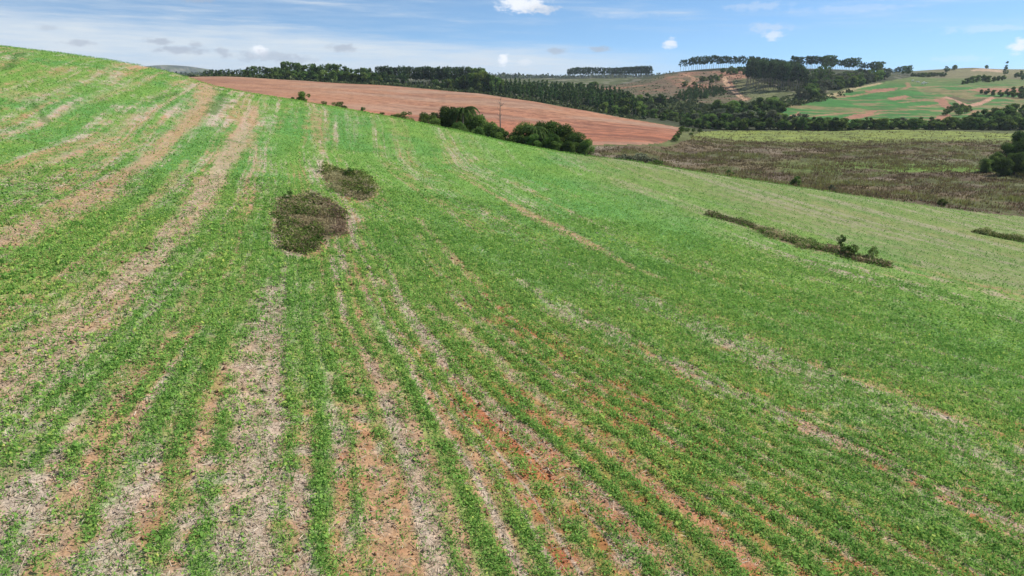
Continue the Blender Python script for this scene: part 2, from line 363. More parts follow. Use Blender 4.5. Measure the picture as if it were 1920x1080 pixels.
def crop(x, y):
    """cover of the crop field: green 0..1, straw 0..1, red earth 0..1, olive (drier grass) 0..1"""
    sh = x.shape; x = x.ravel(); y = y.ravel(); r = np.hypot(x, y); a = np.arctan2(x, y)
    s = _row(np.stack([x, y], -1) / 30); tt = y * .9 - x * .42
    s = s + (vnoise(x / 6, y / 6, 5) - .5) * .5
    k = (fbm(s * .33, tt * .012, 3, 11) - .5) * 1.15 + (vnoise(s * .95, tt * .035, 12) - .5) * .75 + (vnoise(s * 2.1, tt * .09, 13) - .5) * .5
    k = k + (fbm(x / 9, y / 9, 3, 14) - .5) * .8 + (vnoise(x * 1.3, y * 1.3, 15) - .5) * .62 + (vnoise(x * 3.7, y * 3.7, 16) - .5) * .5
    rows = np.cos(s * 2 * np.pi / .62 + 2.0 * vnoise(x / 4, y / 4, 81)); far_ = sstep(r, 110, 60)
    ln = np.maximum(sstep(1 - np.abs(2 * fbm(s * .55, tt * .006, 2, 83) - 1), .90, .985), sstep(1 - np.abs(2 * fbm(s * 1.25 + 40, tt * .011, 2, 84) - 1), .91, .985))
    ln = ln * sstep(fbm(s * .22, tt * .035, 3, 85) + (vnoise(x * .7, y * .7, 86) - .5) * .4, .40, .62)
    k = k + (vnoise(s * 4.5, tt * .22, 87) - .5) * .55 * far_ + rows * .27 * far_ - ln * .55
    # how well the crop stands, by part of the slope
    bias = .78 + .28 * np.exp(-(((x - 3) / 22) ** 2 + ((y - 60) / 26) ** 2)) + .30 * sstep(a, -.05, .35) * sstep(r, 26, 44) - .27 * sstep(r, 34, 16) * sstep(a, .35, -.25) - .21 * sstep(r, 34, 16) - .07 * sstep(r, 36, 18) * sstep(a, .25, -.2)
    bias = bias - .08 * sstep(a, -.38, -.5) * sstep(r, 35, 70)
    er = edge_r(a)
    olive = sstep(s + (fbm(x / 10, y / 10, 3, 18) - .5) * 14, 22, 42) * sstep(r, 45, 62) * sstep(a, .02, .12)
    bias = bias - .30 * olive
    k = k * (1 - .45 * sstep(r, 45, 95) * sstep(a, -.34, -.2)); bias = bias + .10 * sstep(r, 45, 95) * sstep(a, -.34, -.2)
    veg = sstep(k + bias, .02, 1.08)
    straw = sstep(fbm(s * .6, tt * .03, 3, 21) + (vnoise(x * 2.2, y * 2.2, 22) - .5) * .35, .42, .66)
    straw = np.maximum(straw, ln * .9); red = sstep(fbm(s * .5 + 30, tt * .05, 3, 23) + (vnoise(x * 2.5, y * 2.5, 24) - .5) * .4, .45, .70) * (.25 + .75 * sstep(x, -9, 2)) * sstep(r, 60, 34)
    jit = .5 * (fbm(x * .9, y * .9, 3, 25) - .5) * 2 + .5 * (vnoise(x * 3.5, y * 3.5, 26) - .5) * 2 + .55 * (vnoise(s * 1.3, tt * .16, 27) - .5) * 2
    for line, w, am in LUSH:
        m = am * sstep(polydist(x, y, line, w) + .8 * jit, 1.25, .65); veg = veg + (1 - veg) * m
    for ib, (line, w, am, st, rd) in enumerate(BANDS):
        m = am * sstep(polydist(x, y, line, w) + jit * (.5 if ib < 2 else 1), 1.35, .4)
        veg = veg * (1 - m * .84); straw = straw * (1 - m) + m * np.clip(st + jit * .6, 0, 1); red = red * (1 - m) + m * np.clip(rd + jit * .5, 0, 1)
    for P, c in ((PATCH1, PC1), (PATCH2, PC2)):      # bare margin round the weed patches
        q = 1.16; m = inside(c[0] + (x - c[0]) / q + jit * .5, c[1] + (y - c[1]) / q + jit * .5, P) * .8
        veg = veg * (1 - m); red = red * (1 - m) + m * .3
    dark = np.zeros_like(x)
    for line, w in DARKW: dark = np.maximum(dark, sstep(polydist(x, y, line, w) + 1.4 * jit, 1.2, .6))
    weed = inside(x + jit * .25, y + jit * .25, PATCH1) | inside(x + jit * .25, y + jit * .25, PATCH2)
    weed = np.maximum(weed * 1.0, sstep(polydist(x, y, STRIPL, STRIPW) + .5 * jit, 1.1, .9))
    weed = np.maximum(weed, sstep(polydist(x, y, STRIP2, STRIP2W) + .5 * jit, 1.1, .9))
    veg = veg * (1 - weed)
    return [v.reshape(sh) for v in (veg, straw, red, olive, weed, dark)]


def lerp(a, b, k): return a + (b - a) * k[..., None]


def crop_albedo(x, y):
    veg, straw, red, olive, weed, dark = crop(x, y)
    n = fbm(x * 1.1, y * 1.1, 3, 31)[..., None]; f = vnoise(x * 9, y * 9, 33)[..., None]
    tan = np.array([.33, .20, .112]); pale = np.array([.37, .30, .235]); redc = np.array([.32, .118, .055]); gr = np.array([.146, .272, .056]); lush = np.array([.100, .252, .060])
    ol = np.array([.150, .172, .060]); wd = np.array([.15, .125, .07])
    c = lerp(np.broadcast_to(tan, x.shape + (3,)), pale, straw); c = lerp(c, redc, red * (1 - .7 * straw)); c = c * (.72 + .36 * n + .22 * f)
    g = gr + (lush - gr) * sstep(fbm(x / 7, y / 7, 3, 35), .35, .65)[..., None]
    far = sstep(np.hypot(x, y), 18, 70)
    c = lerp(c, g * (1 - .1 * far[..., None]) * (.8 + .3 * n + .2 * f), veg * (.55 + .42 * far))
    sl = _row(np.stack([x.ravel(), y.ravel()], -1) / 30).reshape(x.shape); pl = sstep(vnoise(sl * 1.1, (y * .9 - x * .42) * .035, 37) + (vnoise(x / 1.5, y / 1.5, 38) - .5) * .3, .58, .8)
    c = lerp(c, ol * (.75 + .5 * n), olive * .72); c = lerp(c, np.array([.26, .225, .15]), olive * pl * .65)
    c = lerp(c, np.array([.07, .135, .035]), dark * .7)
    return lerp(c, wd * (.7 + .6 * n), weed)


# ------------------------------------------------------------------ regions of the land
LREG = Gs([(345, 145)], 200)
RED = np.array([PY(*p)[:2] for p in ((300, 146, 442), (450, 145, 432), (560, 150, 421), (700, 158.5, 401), (800, 167, 386), (900, 176, 371), (1000, 191, 351), (1100, 209, 331), (1200, 228, 306), (1278, 241, 290),
                                     (1276, 252, 262), (1262, 263, 233), (1240, 268.5, 221), (1200, 271.5, 216), (1110, 272.5, 214), (1010, 269, 214), (900, 252, 222), (800, 236, 234), (700, 216, 250), (600, 196, 268), (480, 178, 285), (350, 160, 300))])
MARSH = np.array([[(u - 960) / F_PX * Y * 1.04, Y] for u, Y in ((1040, 172), (1090, 205), (1110, 211), (1200, 215), (1245, 219), (1272, 236), (1290, 285), (1330, 300), (1500, 301), (1700, 297), (1900, 280), (2300, 262), (2600, 220), (2600, 60), (1900, 60), (1200, 100), (1080, 110))])


def IP(pts, rmin=150.): return Gs(pts, rmin)


GREEN = IP([(1448, 207), (1480, 196), (1530, 183), (1600, 166), (1640, 158), (1700, 146), (1760, 141), (1840, 139), (1915, 143), (2100, 150), (2100, 240), (1900, 240), (1700, 238), (1560, 230), (1470, 217)])
CLEAR = IP([(1080, 158), (1150, 160), (1200, 152), (1250, 140), (1310, 134), (1370, 132), (1400, 134), (1420, 150), (1445, 172), (1400, 190), (1350, 196), (1250, 190), (1190, 178), (1120, 168)])
OLIVEH = IP([(1425, 146), (1460, 168), (1450, 182), (1405, 184), (1385, 168), (1372, 150)])
TRACK = IP([(1410, 138), (1385, 141), (1358, 145), (1362, 157), (1375, 168), (1398, 188)]); SCAR = IP([(1282, 139), (1300, 146), (1305, 152), (1290, 158), (1275, 148)])
PATHG = IP([(1440, 207), (1475, 198), (1510, 188), (1540, 181), (1600, 166.5), (1650, 156)])
GULLY = IP([(1765, 183), (1790, 188), (1800, 196), (1812, 202), (1835, 198), (1855, 190), (1866, 184), (1860, 181), (1840, 190), (1815, 196), (1800, 190), (1775, 181)])
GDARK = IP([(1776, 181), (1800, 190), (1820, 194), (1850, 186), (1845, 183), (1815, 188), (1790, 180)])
REDP = [IP(p) for p in ([(1575, 224), (1600, 215), (1650, 206), (1640, 212), (1620, 222)], [(1700, 228), (1725, 222), (1735, 229)], [(1735, 232), (1760, 218), (1775, 213), (1790, 220), (1775, 234)], [(1483, 217), (1497, 210), (1503, 216), (1490, 222)],
                        [(1620, 172), (1650, 166), (1680, 164), (1678, 170), (1640, 174)], [(1660, 184), (1700, 179), (1712, 182), (1675, 188)], [(1750, 186), (1770, 184), (1795, 206), (1775, 206)], [(1815, 168), (1840, 165), (1920, 166), (1920, 176), (1850, 174)])]
STRK = [(IP(p), w) for p, w in (([(1510, 219), (1570, 213), (1640, 208), (1720, 205), (1790, 208)], [1.5, 2.5, 3, 3, 2]), ([(1600, 220), (1660, 211), (1740, 214)], [2, 2, 1.5]), ([(1560, 183), (1620, 176), (1680, 168)], [1.5, 2, 1.5]), ([(1720, 165), (1760, 162)], [2, 1.5]),
                               ([(1730, 200), (1760, 196)], [3, 2]), ([(1690, 192), (1740, 188)], [2, 1.5]), ([(1690, 168), (1705, 163), (1700, 155)], [2, 2, 1]), ([(1816, 215), (1830, 208)], [1.5, 1.5]), ([(1880, 196), (1900, 197)], [2, 2]))]
PALEF = IP([(1820, 133), (1830, 129), (1880, 131), (1880, 136)])


def land_albedo(x, y):
    r = np.hypot(x, y); a = np.arctan2(x, y)
    n = fbm(x / 22, y / 22, 4, 41); n2 = fbm(x / 5, y / 5, 3, 42); n3 = fbm(x / 90, y / 90, 3, 43)
    jx = (fbm(x / 9, y / 9, 3, 44) - .5) * 7; jy = (fbm(x / 9 + 50, y / 9, 3, 45) - .5) * 12
    X = x + jx; Yy = y + jy
    v = (.7 + .6 * n2)[..., None]
    scrub = np.array([.052, .060, .032]); grass = np.array([.092, .104, .042]); pale = np.array([.25, .22, .17])
    c = lerp(np.broadcast_to(scrub, x.shape + (3,)), grass, sstep(n3 + (n - .5) * .5, .40, .62))
    c = lerp(c, pale, sstep(fbm(x / 14, y / 30, 3, 46), .60, .72) * .6 * sstep(r, 380, 420))
    cl = inside(X, Yy, CLEAR) * 1.
    dirt = lerp(np.broadcast_to(np.array([.138, .096, .062]), x.shape + (3,)), np.array([.27, .14, .088]), sstep(fbm(x / 26, y / 40, 3, 47) + .14 * sstep(height_hint(y), 600, 690), .5, .7))
    dirt = lerp(dirt, np.array([.085, .086, .045]), sstep(n + .25 * (n2 - .5) + .14 * sstep(height_hint(y), 600, 520), .44, .60) * .85)
    c = lerp(c, dirt, cl); c = lerp(c, np.array([.13, .14, .058]), inside(X, Yy, OLIVEH) * .85)
    gm = inside(x + jx * .4, y + jy * .4, GREEN) * 1.
    d = sstep(y + (n - .5) * 50, 545, 600)
    gg = lerp(np.broadcast_to(np.array([.046, .142, .032]), x.shape + (3,)), np.array([.098, .138, .044]), d)
    fr = sstep(fbm(x / 28, y / 9, 4, 48) + .13 * sstep(a, .48, .58) * (1 - d), .56, .68) * .8
    gg = lerp(gg, np.array([.23, .16, .085]), fr * (1 - .6 * d)); gg = lerp(gg, np.array([.09, .135, .042]), sstep(n, .5, .65) * .3)
    c = lerp(c, gg, gm)
    for line, w in STRK: c = lerp(c, np.array([.27, .155, .09]), sstep(polydist(x + jx * .3, y + jy * .3, line, w) + (n2 - .5) * 1.2, 1.2, .7) * .85)
    for P in REDP: c = lerp(c, np.array([.28, .135, .09]), inside(x + jx * .5, y + jy * .4, P) * .9)
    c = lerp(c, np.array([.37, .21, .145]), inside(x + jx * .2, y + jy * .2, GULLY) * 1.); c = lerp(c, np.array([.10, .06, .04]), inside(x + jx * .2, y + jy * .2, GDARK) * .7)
    c = lerp(c, np.array([.34, .27, .15]), sstep(polydist(x, y, PATHG, [3, 3, 3, 3, 2.5, 2]) + (n2 - .5) * .8, 1.2, .8) * .9)
    c = lerp(c, np.array([.38, .24, .15]), sstep(polydist(x, y, TRACK, [1.5, 1.8, 2.2, 2.2, 2.2, 2.]) + (n2 - .5) * .5, 1.2, .8)); c = lerp(c, np.array([.33, .19, .115]), sstep(polydist(x, y, SCAR, [2, 2.5, 2.5, 2, 2]) + (n2 - .5), 1.2, .7) * .8)
    hill = sstep(r, 800, 870) * sstep(a, .5, .54)
    c = lerp(c, lerp(np.broadcast_to(np.array([.13, .12, .06]), x.shape + (3,)), np.array([.165, .15, .075]), sstep(fbm(x / 120, y / 50, 3, 49), .4, .6)), hill); c = lerp(c, np.array([.36, .25, .17]), inside(X, Yy, PALEF) * .9)
    # the hollow between the crop field and the ploughed field: rough grass
    hol = (r < 300) * 1.
    c = lerp(c, np.array([.11, .12, .045]), hol * .8)
    return c * v


def height_hint(y): return y


def red_albedo(x, y):
    # furrows run along the contour of the rise
    q = y * .93 + x * .42
    n = fbm(x / 30, y / 30, 3, 51); n2 = fbm(x / 3, y / 3, 3, 52)
    st = fbm(q / 2.2 + (n - .5) * 3, (x - y * .45) / 70, 3, 53)
    low = sstep(y + (n - .5) * 50 - .1 * x, 320, 235)
    c = lerp(np.broadcast_to(np.array([.315, .170, .102]), x.shape + (3,)), np.array([.31, .118, .068]), np.clip(low * .7 + .5 * (n - .35), 0, 1))
    c = lerp(c, np.array([.17, .075, .05]), sstep(st, .52, .64) * .85 * (.3 + .7 * sstep(x, -90, -20)))
    c = lerp(c, np.array([.30, .20, .14]), sstep(fbm(x / 45, y / 18, 3, 54), .50, .66) * .6); c = lerp(c, np.array([.20, .105, .07]), sstep(fbm(x / 38 + 7, y / 12, 3, 55), .52, .68) * .55)
    return c * (.84 + .32 * n2)[..., None]


def marsh_albedo(x, y):
    n = fbm(x / 18, y / 14, 4, 61); n2 = fbm(x / 2.2, y / 2.2, 3, 62); n4 = fbm(x / 7, y / 5, 3, 63)
    br = lerp(np.broadcast_to(np.array([.138, .106, .060]), x.shape + (3,)), np.array([.105, .078, .050]), sstep(n, .4, .6)); br = lerp(br, np.array([.21, .17, .125]), sstep(fbm(x / 12 + 9, y / 12, 3, 64) + .2 * sstep(x + 0 * y, 60, 22), .62, .74) * .7)
    br = lerp(br, np.array([.085, .105, .035]), sstep(n4 + .16 * sstep(x, 40, 110), .52, .68) * .7)
    far = sstep(y + (n - .5) * 26, 236, 258) * .95
    c = lerp(br, lerp(np.broadcast_to(np.array([.155, .188, .055]), x.shape + (3,)), np.array([.195, .232, .056]), sstep(n4, .45, .6)), far)
    b2 = sstep(np.abs(y - 176 + .18 * (x - 90) + (n4 - .5) * 26), 16, 4) * sstep(x, 55, 100)
    c = lerp(c, np.array([.12, .195, .035]), b2 * .85)
    return c * (.62 + .75 * n2)[..., None]


# ------------------------------------------------------------------ meshes
def np_mesh(name, V, Q, tint=None, alb=None, smooth=False, mat=None):
    me = bpy.data.meshes.new(name); n = len(V); m, k = Q.shape
    me.vertices.add(n); me.vertices.foreach_set('co', np.asarray(V, np.float32).ravel())
    me.loops.add(m * k); me.loops.foreach_set('vertex_index', np.asarray(Q, np.int32).ravel())
    me.polygons.add(m); me.polygons.foreach_set('loop_start', np.arange(0, m * k, k, dtype=np.int32))
    me.update(calc_edges=True)
    if smooth: me.polygons.foreach_set('use_smooth', np.ones(m, bool))
    if tint is not None:
        at = me.attributes.new('tint', 'FLOAT', 'POINT'); at.data.foreach_set('value', np.asarray(tint, np.float32))
    if alb is not None:
        at = me.attributes.new('albedo', 'FLOAT_COLOR', 'POINT'); at.data.foreach_set('color', np.concatenate([np.clip(alb, .004, .85), np.ones((n, 1))], 1).astype(np.float32).ravel())
    if mat: me.materials.append(mat)
    return me


def link(name, data, parent=None):
    o = bpy.data.objects.new(name, data); C.objects.link(o)
    if parent: o.parent = parent
    return o


def tag(o, label=None, cat=None, group=None, kind=None):
    for k, v in (('label', label), ('category', cat), ('group', group), ('kind', kind)):
        if v: o[k] = v
    return o


def ground_mat(name, scale, bump, dist, contrast=.35, rough=1.0):
    m = bpy.data.materials.new(name); m.use_nodes = True; t = NT(m.node_tree)
    geo = t.n('ShaderNodeNewGeometry').outputs['Position']
    a = t.n('ShaderNodeAttribute', attribute_name='albedo').outputs['Color']
    f = t.noise(geo, scale, 6, .68); f2 = t.noise(geo, scale * .17, 3, .6)
    k = t.m('ADD', t.remap(f, .28, .72, 1 - contrast, 1 + contrast, False), t.remap(f2, .3, .7, -.12, .12, False))
    c = t.mix(1.0, a, t.xyz(k, k, k), 'MULTIPLY')
    b = t.n('ShaderNodeBsdfPrincipled'); t.link(c, b.inputs['Base Color']); b.inputs['Roughness'].default_value = rough; b.inputs['Specular IOR Level'].default_value = .1
    bp = t.n('ShaderNodeBump'); bp.inputs['Strength'].default_value = bump; bp.inputs['Distance'].default_value = dist
    t.link(f, bp.inputs['Height']); t.link(bp.outputs[0], b.inputs['Normal'])
    o = t.n('ShaderNodeOutputMaterial'); t.link(b.outputs[0], o.inputs[0]); return m


def leaf_mat(name, dark, mid, light, trans=.3, var=.25):
    """foliage: tint (per leaf) picks the colour, the object's random number shifts its value"""
    m = bpy.data.materials.new(name); m.use_nodes = True; t = NT(m.node_tree)
    a = t.n('ShaderNodeAttribute', attribute_name='tint').outputs['Fac']
    rp = t.n('ShaderNodeValToRGB'); t.link(a, rp.inputs[0]); e = rp.color_ramp.elements
    e[0].color = dark + (1,); e[1].color = light + (1,); x = e.new(.5); x.color = mid + (1,)
    rn = t.n('ShaderNodeObjectInfo').outputs['Random']
    hs = t.n('ShaderNodeHueSaturation'); t.link(rp.outputs[0], hs.inputs['Color'])
    t.link(t.remap(rn, 0., 1., 1 - var, 1 + var, False), hs.inputs['Value'])
    r2 = t.m('FRACT', t.m('MULTIPLY', rn, 7.31)); t.link(t.remap(r2, 0., 1., .485, .52, False), hs.inputs['Hue'])
    d = t.n('ShaderNodeBsdfDiffuse'); t.link(hs.outputs[0], d.inputs[0]); tr = t.n('ShaderNodeBsdfTranslucent'); t.link(hs.outputs[0], tr.inputs[0])
    mx = t.n('ShaderNodeMixShader'); mx.inputs[0].default_value = trans; t.link(d.outputs[0], mx.inputs[1]); t.link(tr.outputs[0], mx.inputs[2])
    o = t.n('ShaderNodeOutputMaterial'); t.link(mx.outputs[0], o.inputs[0]); return m


def bark_mat(name, a, b):
    m = bpy.data.materials.new(name); m.use_nodes = True; t = NT(m.node_tree)
    g = t.n('ShaderNodeTexCoord').outputs['Object']; n = t.noise(g, 2.5, 4, .6)
    p = t.n('ShaderNodeBsdfPrincipled'); t.link(t.mix(t.remap(n, .3, .7), a + (1,), b + (1,)), p.inputs['Base Color']); p.inputs['Roughness'].default_value = .9
    o = t.n('ShaderNodeOutputMaterial'); t.link(p.outputs[0], o.inputs[0]); return m


M = dict(
    crop=ground_mat('crop_soil', 9., .8, .06, .42), red=ground_mat('ploughed_soil', 1.3, .8, .25, .12), marsh=ground_mat('marsh_ground', 1.1, 1., .5, .4), land=ground_mat('rough_land', .55, 1., .8, .3), far=ground_mat('pasture', .5, .8, .5, .22),
    cropleaf=leaf_mat('crop_leaf', (.082, .205, .046), (.195, .395, .086), (.47, .55, .13), .42, 0), straw=leaf_mat('straw', (.20, .14, .085), (.38, .30, .21), (.54, .47, .37), .1, 0),
    weed=leaf_mat('dry_weed', (.15, .125, .065), (.33, .285, .155), (.54, .47, .28), .45, .1), weedg=leaf_mat('green_weed', (.05, .085, .02), (.115, .18, .042), (.22, .28, .075), .4, .1), maroon=leaf_mat('maroon_weed', (.11, .07, .055), (.21, .14, .10), (.32, .23, .17), .35, .1),
    scrub=leaf_mat('marsh_scrub', (.085, .065, .036), (.165, .135, .07), (.20, .225, .07), .35, 0), under=leaf_mat('undergrowth', (0.034, 0.052, 0.021), (0.086, 0.109, 0.041), (0.184, 0.190, 0.092), .2, 0),
    broad=leaf_mat('broadleaf', (0.040, 0.077, 0.020), (0.110, 0.177, 0.043), (0.231, 0.312, 0.077), .4, .35), pale=leaf_mat('pale_leaf', (.07, .085, .05), (.14, .16, .095), (.24, .26, .16), .25, .2), euc=leaf_mat('eucalyptus_leaf', (0.027, 0.053, 0.022), (0.069, 0.115, 0.045), (0.138, 0.200, 0.073), .3, .25),
    eucl=leaf_mat('sunlit_eucalyptus_leaf', (.05, .085, .025), (.11, .18, .05), (.18, .26, .075), .28, .2), pine=leaf_mat('pine_needles', (0.036, 0.070, 0.025), (0.083, 0.146, 0.044), (0.163, 0.237, 0.072), .3, .25), palm=leaf_mat('palm_frond', (.025, .045, .014), (.05, .085, .024), (.10, .135, .04), .3, .1),  # eucl: lightened leaf, paints the sunlit right ends of the ridge stands
    bark=bark_mat('brown_bark', (.05, .035, .025), (.12, .09, .065)), pbark=bark_mat('pale_bark', (.14, .115, .095), (.30, .26, .22)), dead=bark_mat('dead_wood', (.11, .085, .075), (.24, .20, .18)),
    hide=bark_mat('white_hide', (.55, .52, .48), (.8, .78, .74)), horn=bark_mat('dark_horn', (.05, .045, .04), (.1, .09, .08)))

# the one sheet of land, on rings round the viewpoint, then cut into its fields
fa = np.concatenate([np.arange(-66, -45, .3), np.arange(-45, 45.01, .085), np.arange(45.3, 66, .3)]); ca = np.concatenate([np.arange(-180, -67, 4.), fa, np.arange(68, 180, 4.)])
AZ = np.radians(ca)
rl = list(np.linspace(.6, 12, 14))
while rl[-1] < 5600:
    r = rl[-1]; th = math.atan2(12, r)
    rl.append(r * (1 + float(np.clip(.0017 / (math.sin(th) * math.cos(th)), .0036, .0085))) if r < 1500 else r * 1.02)
RR = np.array(rl)
gx = RR[:, None] * np.sin(AZ)[None]; gy = RR[:, None] * np.cos(AZ)[None]; gz = height(gx, gy)
nr, na = gx.shape
i = np.arange(nr - 1)[:, None]; j = np.arange(na)[None]; j2 = (j + 1) % na
Q = np.stack(np.broadcast_arrays(i * na + j, i * na + j2, (i + 1) * na + j2, (i + 1) * na + j), -1).reshape(-1, 4)
gx = gx.ravel(); gy = gy.ravel(); gz = gz.ravel(); gr = np.hypot(gx, gy); ga = np.arctan2(gx, gy)
jx = (fbm(gx / 5, gy / 5, 3, 71) - .5) * 3; jy = (fbm(gx / 5 + 40, gy / 5, 3, 72) - .5) * 3
reg = np.zeros(len(gx), int)                                      # 0 rough hills
reg[inside(gx + jx, gy + jy, GREEN)] = 4
reg[inside(gx + jx, gy + jy, CLEAR)] = 5
reg[inside(gx + jx * .8, gy + jy * .8, MARSH)] = 2
reg[inside(gx + jx * .4, gy + jy * .4, RED)] = 3
over = 1 + .10 * (ga < .05)                                       # the crop runs on a little behind its skyline
reg[gr < edge_r(ga) * over + jx * .5] = 1
freg = reg[Q[:, 0]]
# fine relief of the tilled soil
nearm = (reg == 1) & (gr < 70) & (gr > 7)
gz[nearm] += (fbm(gx[nearm] * 3.2, gy[nearm] * 3.2, 3, 73) - .5) * .09 * sstep(gr[nearm], 70, 30)
rm = reg == 3
gz[rm] += (vnoise((gy[rm] * .93 + gx[rm] * .42) / 1.5, gx[rm] / 40, 74) - .5) * .22
ALB = {0: land_albedo, 1: crop_albedo, 2: marsh_albedo, 3: red_albedo, 4: land_albedo, 5: land_albedo}
NAMES = {0: 'hills', 1: 'crop_field', 2: 'marsh', 3: 'ploughed_field', 4: 'green_hill', 5: 'cleared_hill'}
MATS = {0: M['land'], 1: M['crop'], 2: M['marsh'], 3: M['red'], 4: M['far'], 5: M['land']}
for k in NAMES:
    q = Q[freg == k]; ids, inv = np.unique(q, return_inverse=True)
    me = np_mesh(NAMES[k], np.stack([gx[ids], gy[ids], gz[ids]], 1), inv.reshape(q.shape)[:, ::-1], alb=ALB[k](gx[ids], gy[ids]), smooth=True, mat=MATS[k])
    tag(link(NAMES[k], me), kind='structure')
del Q, freg


# ------------------------------------------------------------------ leaf and blade clouds
def rot_quads(c, size, asp, nrm_bias=None, rg=rng):
    """one leaf-like quad per centre, turned at random (leaning to nrm_bias when given)"""
    n = len(c); a = rg.normal(size=(n, 3))
    if nrm_bias is not None: a = a * .75 + nrm_bias
    a /= np.linalg.norm(a, axis=1, keepdims=True) + 1e-9
    b = np.cross(a, rg.normal(size=(n, 3))); b /= np.linalg.norm(b, axis=1, keepdims=True) + 1e-9
    d = np.cross(a, b); s = np.asarray(size).reshape(-1, 1) * np.ones((n, 1)) * .5
    b = b * s; d = d * s * asp
    V = np.stack([c - b, c + d * .9 - b * .1, c + b, c - d * .9 + b * .15], 1).reshape(-1, 3)
    return V, np.arange(4 * n).reshape(n, 4)


def blades(p, L, w, lean, rg=rng, curve=.3):
    """thin upright blades (triangles) rooted at p"""
    n = len(p); a = rg.uniform(0, 2 * np.pi, n); ln = rg.uniform(0, 1, n) * lean
    L = np.asarray(L) * np.ones(n); w = np.asarray(w) * np.ones(n)
    tip = p + np.stack([np.cos(a) * np.sin(ln) * L, np.sin(a) * np.sin(ln) * L, np.cos(ln) * L], 1)
    b = a + np.pi / 2 + rg.normal(0, .8, n); s = np.stack([np.cos(b), np.sin(b), np.zeros(n)], 1) * (w[:, None] * .5)
    return np.stack([p - s, p + s, tip], 1).reshape(-1, 3), np.arange(3 * n).reshape(n, 3)


def scatter(rmin, rmax, n, pw, amax=64.):
    """points in the view wedge, density falling as r**-pw"""
    u = rng.uniform(size=n); e = 2 - pw
    r = (rmin ** e + u * (rmax ** e - rmin ** e)) ** (1 / e) if abs(e) > 1e-6 else rmin * (rmax / rmin) ** u
    a = np.radians(rng.uniform(-amax, amax, n)); return r * np.sin(a), r * np.cos(a), r


# crop seedlings: broad leaves and blades, thinning into larger tufts with distance
x, y, r = scatter(10.5, 150, 880000, 1.3)
k = r < edge_r(np.arctan2(x, y)) * 1.02
x, y, r = x[k], y[k], r[k]
veg, straw, red, olive, weed, dark = crop(x, y)
sline = _row(np.stack([x, y], -1) / 30) + (vnoise(x / 6, y / 6, 5) - .5) * .5
rowm = .58 + .42 * np.cos(sline * 2 * np.pi / .62 + 2.0 * vnoise(x / 4, y / 4, 81)) * sstep(r, 110, 60)
keep = rng.uniform(size=len(x)) < np.clip(veg * rowm * (.80 + .2 * sstep(r, 30, 60)) + .015 + .055 * sstep(r, 48, 18), 0, 1) * (1 - .6 * olive) * (1 - weed)
x, y, r, dark, olive = x[keep], y[keep], r[keep], dark[keep], olive[keep]
z = height(x, y); patchy = fbm(x / 2.5, y / 2.5, 3, 82); lushm = fbm(x / 7, y / 7, 3, 35)
sc = np.minimum((r / 18) ** .72, 1.9 + r / 180) * np.clip(np.exp(rng.normal(-.08, .38, len(r)) * sstep(r, 90, 25)), .45, 2.1)
Vl = []; Tl = []
for nl, lo, hi in ((6, 0, 28), (4, 28, 60), (2, 60, 999)):
    k = (r >= lo) & (r < hi); P = np.stack([x[k], y[k], z[k]], 1); P = np.repeat(P, nl, 0); ss = np.repeat(sc[k], nl); pt = np.repeat(patchy[k], nl); dk = np.repeat(dark[k], nl)
    n = len(P); hh = rng.uniform(.02, .15, n) * np.minimum(ss, 1.5)
    P = P + np.stack([rng.normal(0, .075, n) * ss, rng.normal(0, .075, n) * ss, hh], 1)
    V, _ = rot_quads(P, rng.uniform(.036, .088, n) * ss, .6, np.array([.3, 0, 1.25])); Vl.append(V)
    ti = np.clip(.16 + .50 * pt + rng.normal(0, .15, n) + .30 * (rng.uniform(size=n) < .09) - .3 * dk - .10 * sstep(np.repeat(r[k], nl), 35, 80) - .16 * np.repeat(olive[k], nl), 0, 1); Tl.append(np.repeat(ti, 4))
V = np.concatenate(Vl); tag(link('crop_plants', np_mesh('crop_plants', V, np.arange(len(V)).reshape(-1, 4), np.concatenate(Tl), mat=M['cropleaf'])), 'short green crop seedlings in broken rows across the slope', 'crop', kind='stuff')
k = r < 48
P = np.repeat(np.stack([x[k], y[k], z[k] - .01], 1), 3, 0); ss = np.repeat(sc[k], 3); P[:, :2] += rng.normal(0, .07, (len(P), 2)) * ss[:, None]
V, T = blades(P, rng.uniform(.09, .22, len(P)) * np.minimum(ss, 1.5), .02 * ss, 1.0)
tag(link('crop_grass', np_mesh('crop_grass', V, T, np.repeat(np.clip(rng.normal(.45, .2, len(P)), 0, 1), 3), mat=M['cropleaf'])), 'thin grass blades growing among the crop seedlings', 'grass', kind='stuff')
# straw and stalk litter on the bare bands
x, y, r = scatter(10.5, 60, 215000, 1.5)
veg, straw, red, olive, weed, dark = crop(x, y)
k = rng.uniform(size=len(x)) < np.clip((1 - veg) * (.15 + straw) + .06, 0, 1) * (1 - weed)
x, y, r = x[k], y[k], r[k]; z = height(x, y); n = len(x); ss = (r / 18) ** .6
a = rng.uniform(0, 2 * np.pi, n); L = rng.uniform(.08, .30, n) * ss; w = rng.uniform(.008, .018, n) * ss
c = np.stack([x, y, z + .03], 1); d = np.stack([np.cos(a), np.sin(a), rng.normal(0, .22, n)], 1) * (L[:, None] / 2); s = np.stack([-np.sin(a), np.cos(a), np.full(n, .5)], 1) * (w[:, None] / 2)
V = np.stack([c - d - s, c + d - s, c + d + s, c - d + s], 1).reshape(-1, 3)
tag(link('straw_litter', np_mesh('straw_litter', V, np.arange(4 * n).reshape(n, 4), np.repeat(rng.uniform(0, 1, n), 4), mat=M['straw'])), 'pale straw and stalk litter lying on the bare bands', 'straw', kind='stuff')
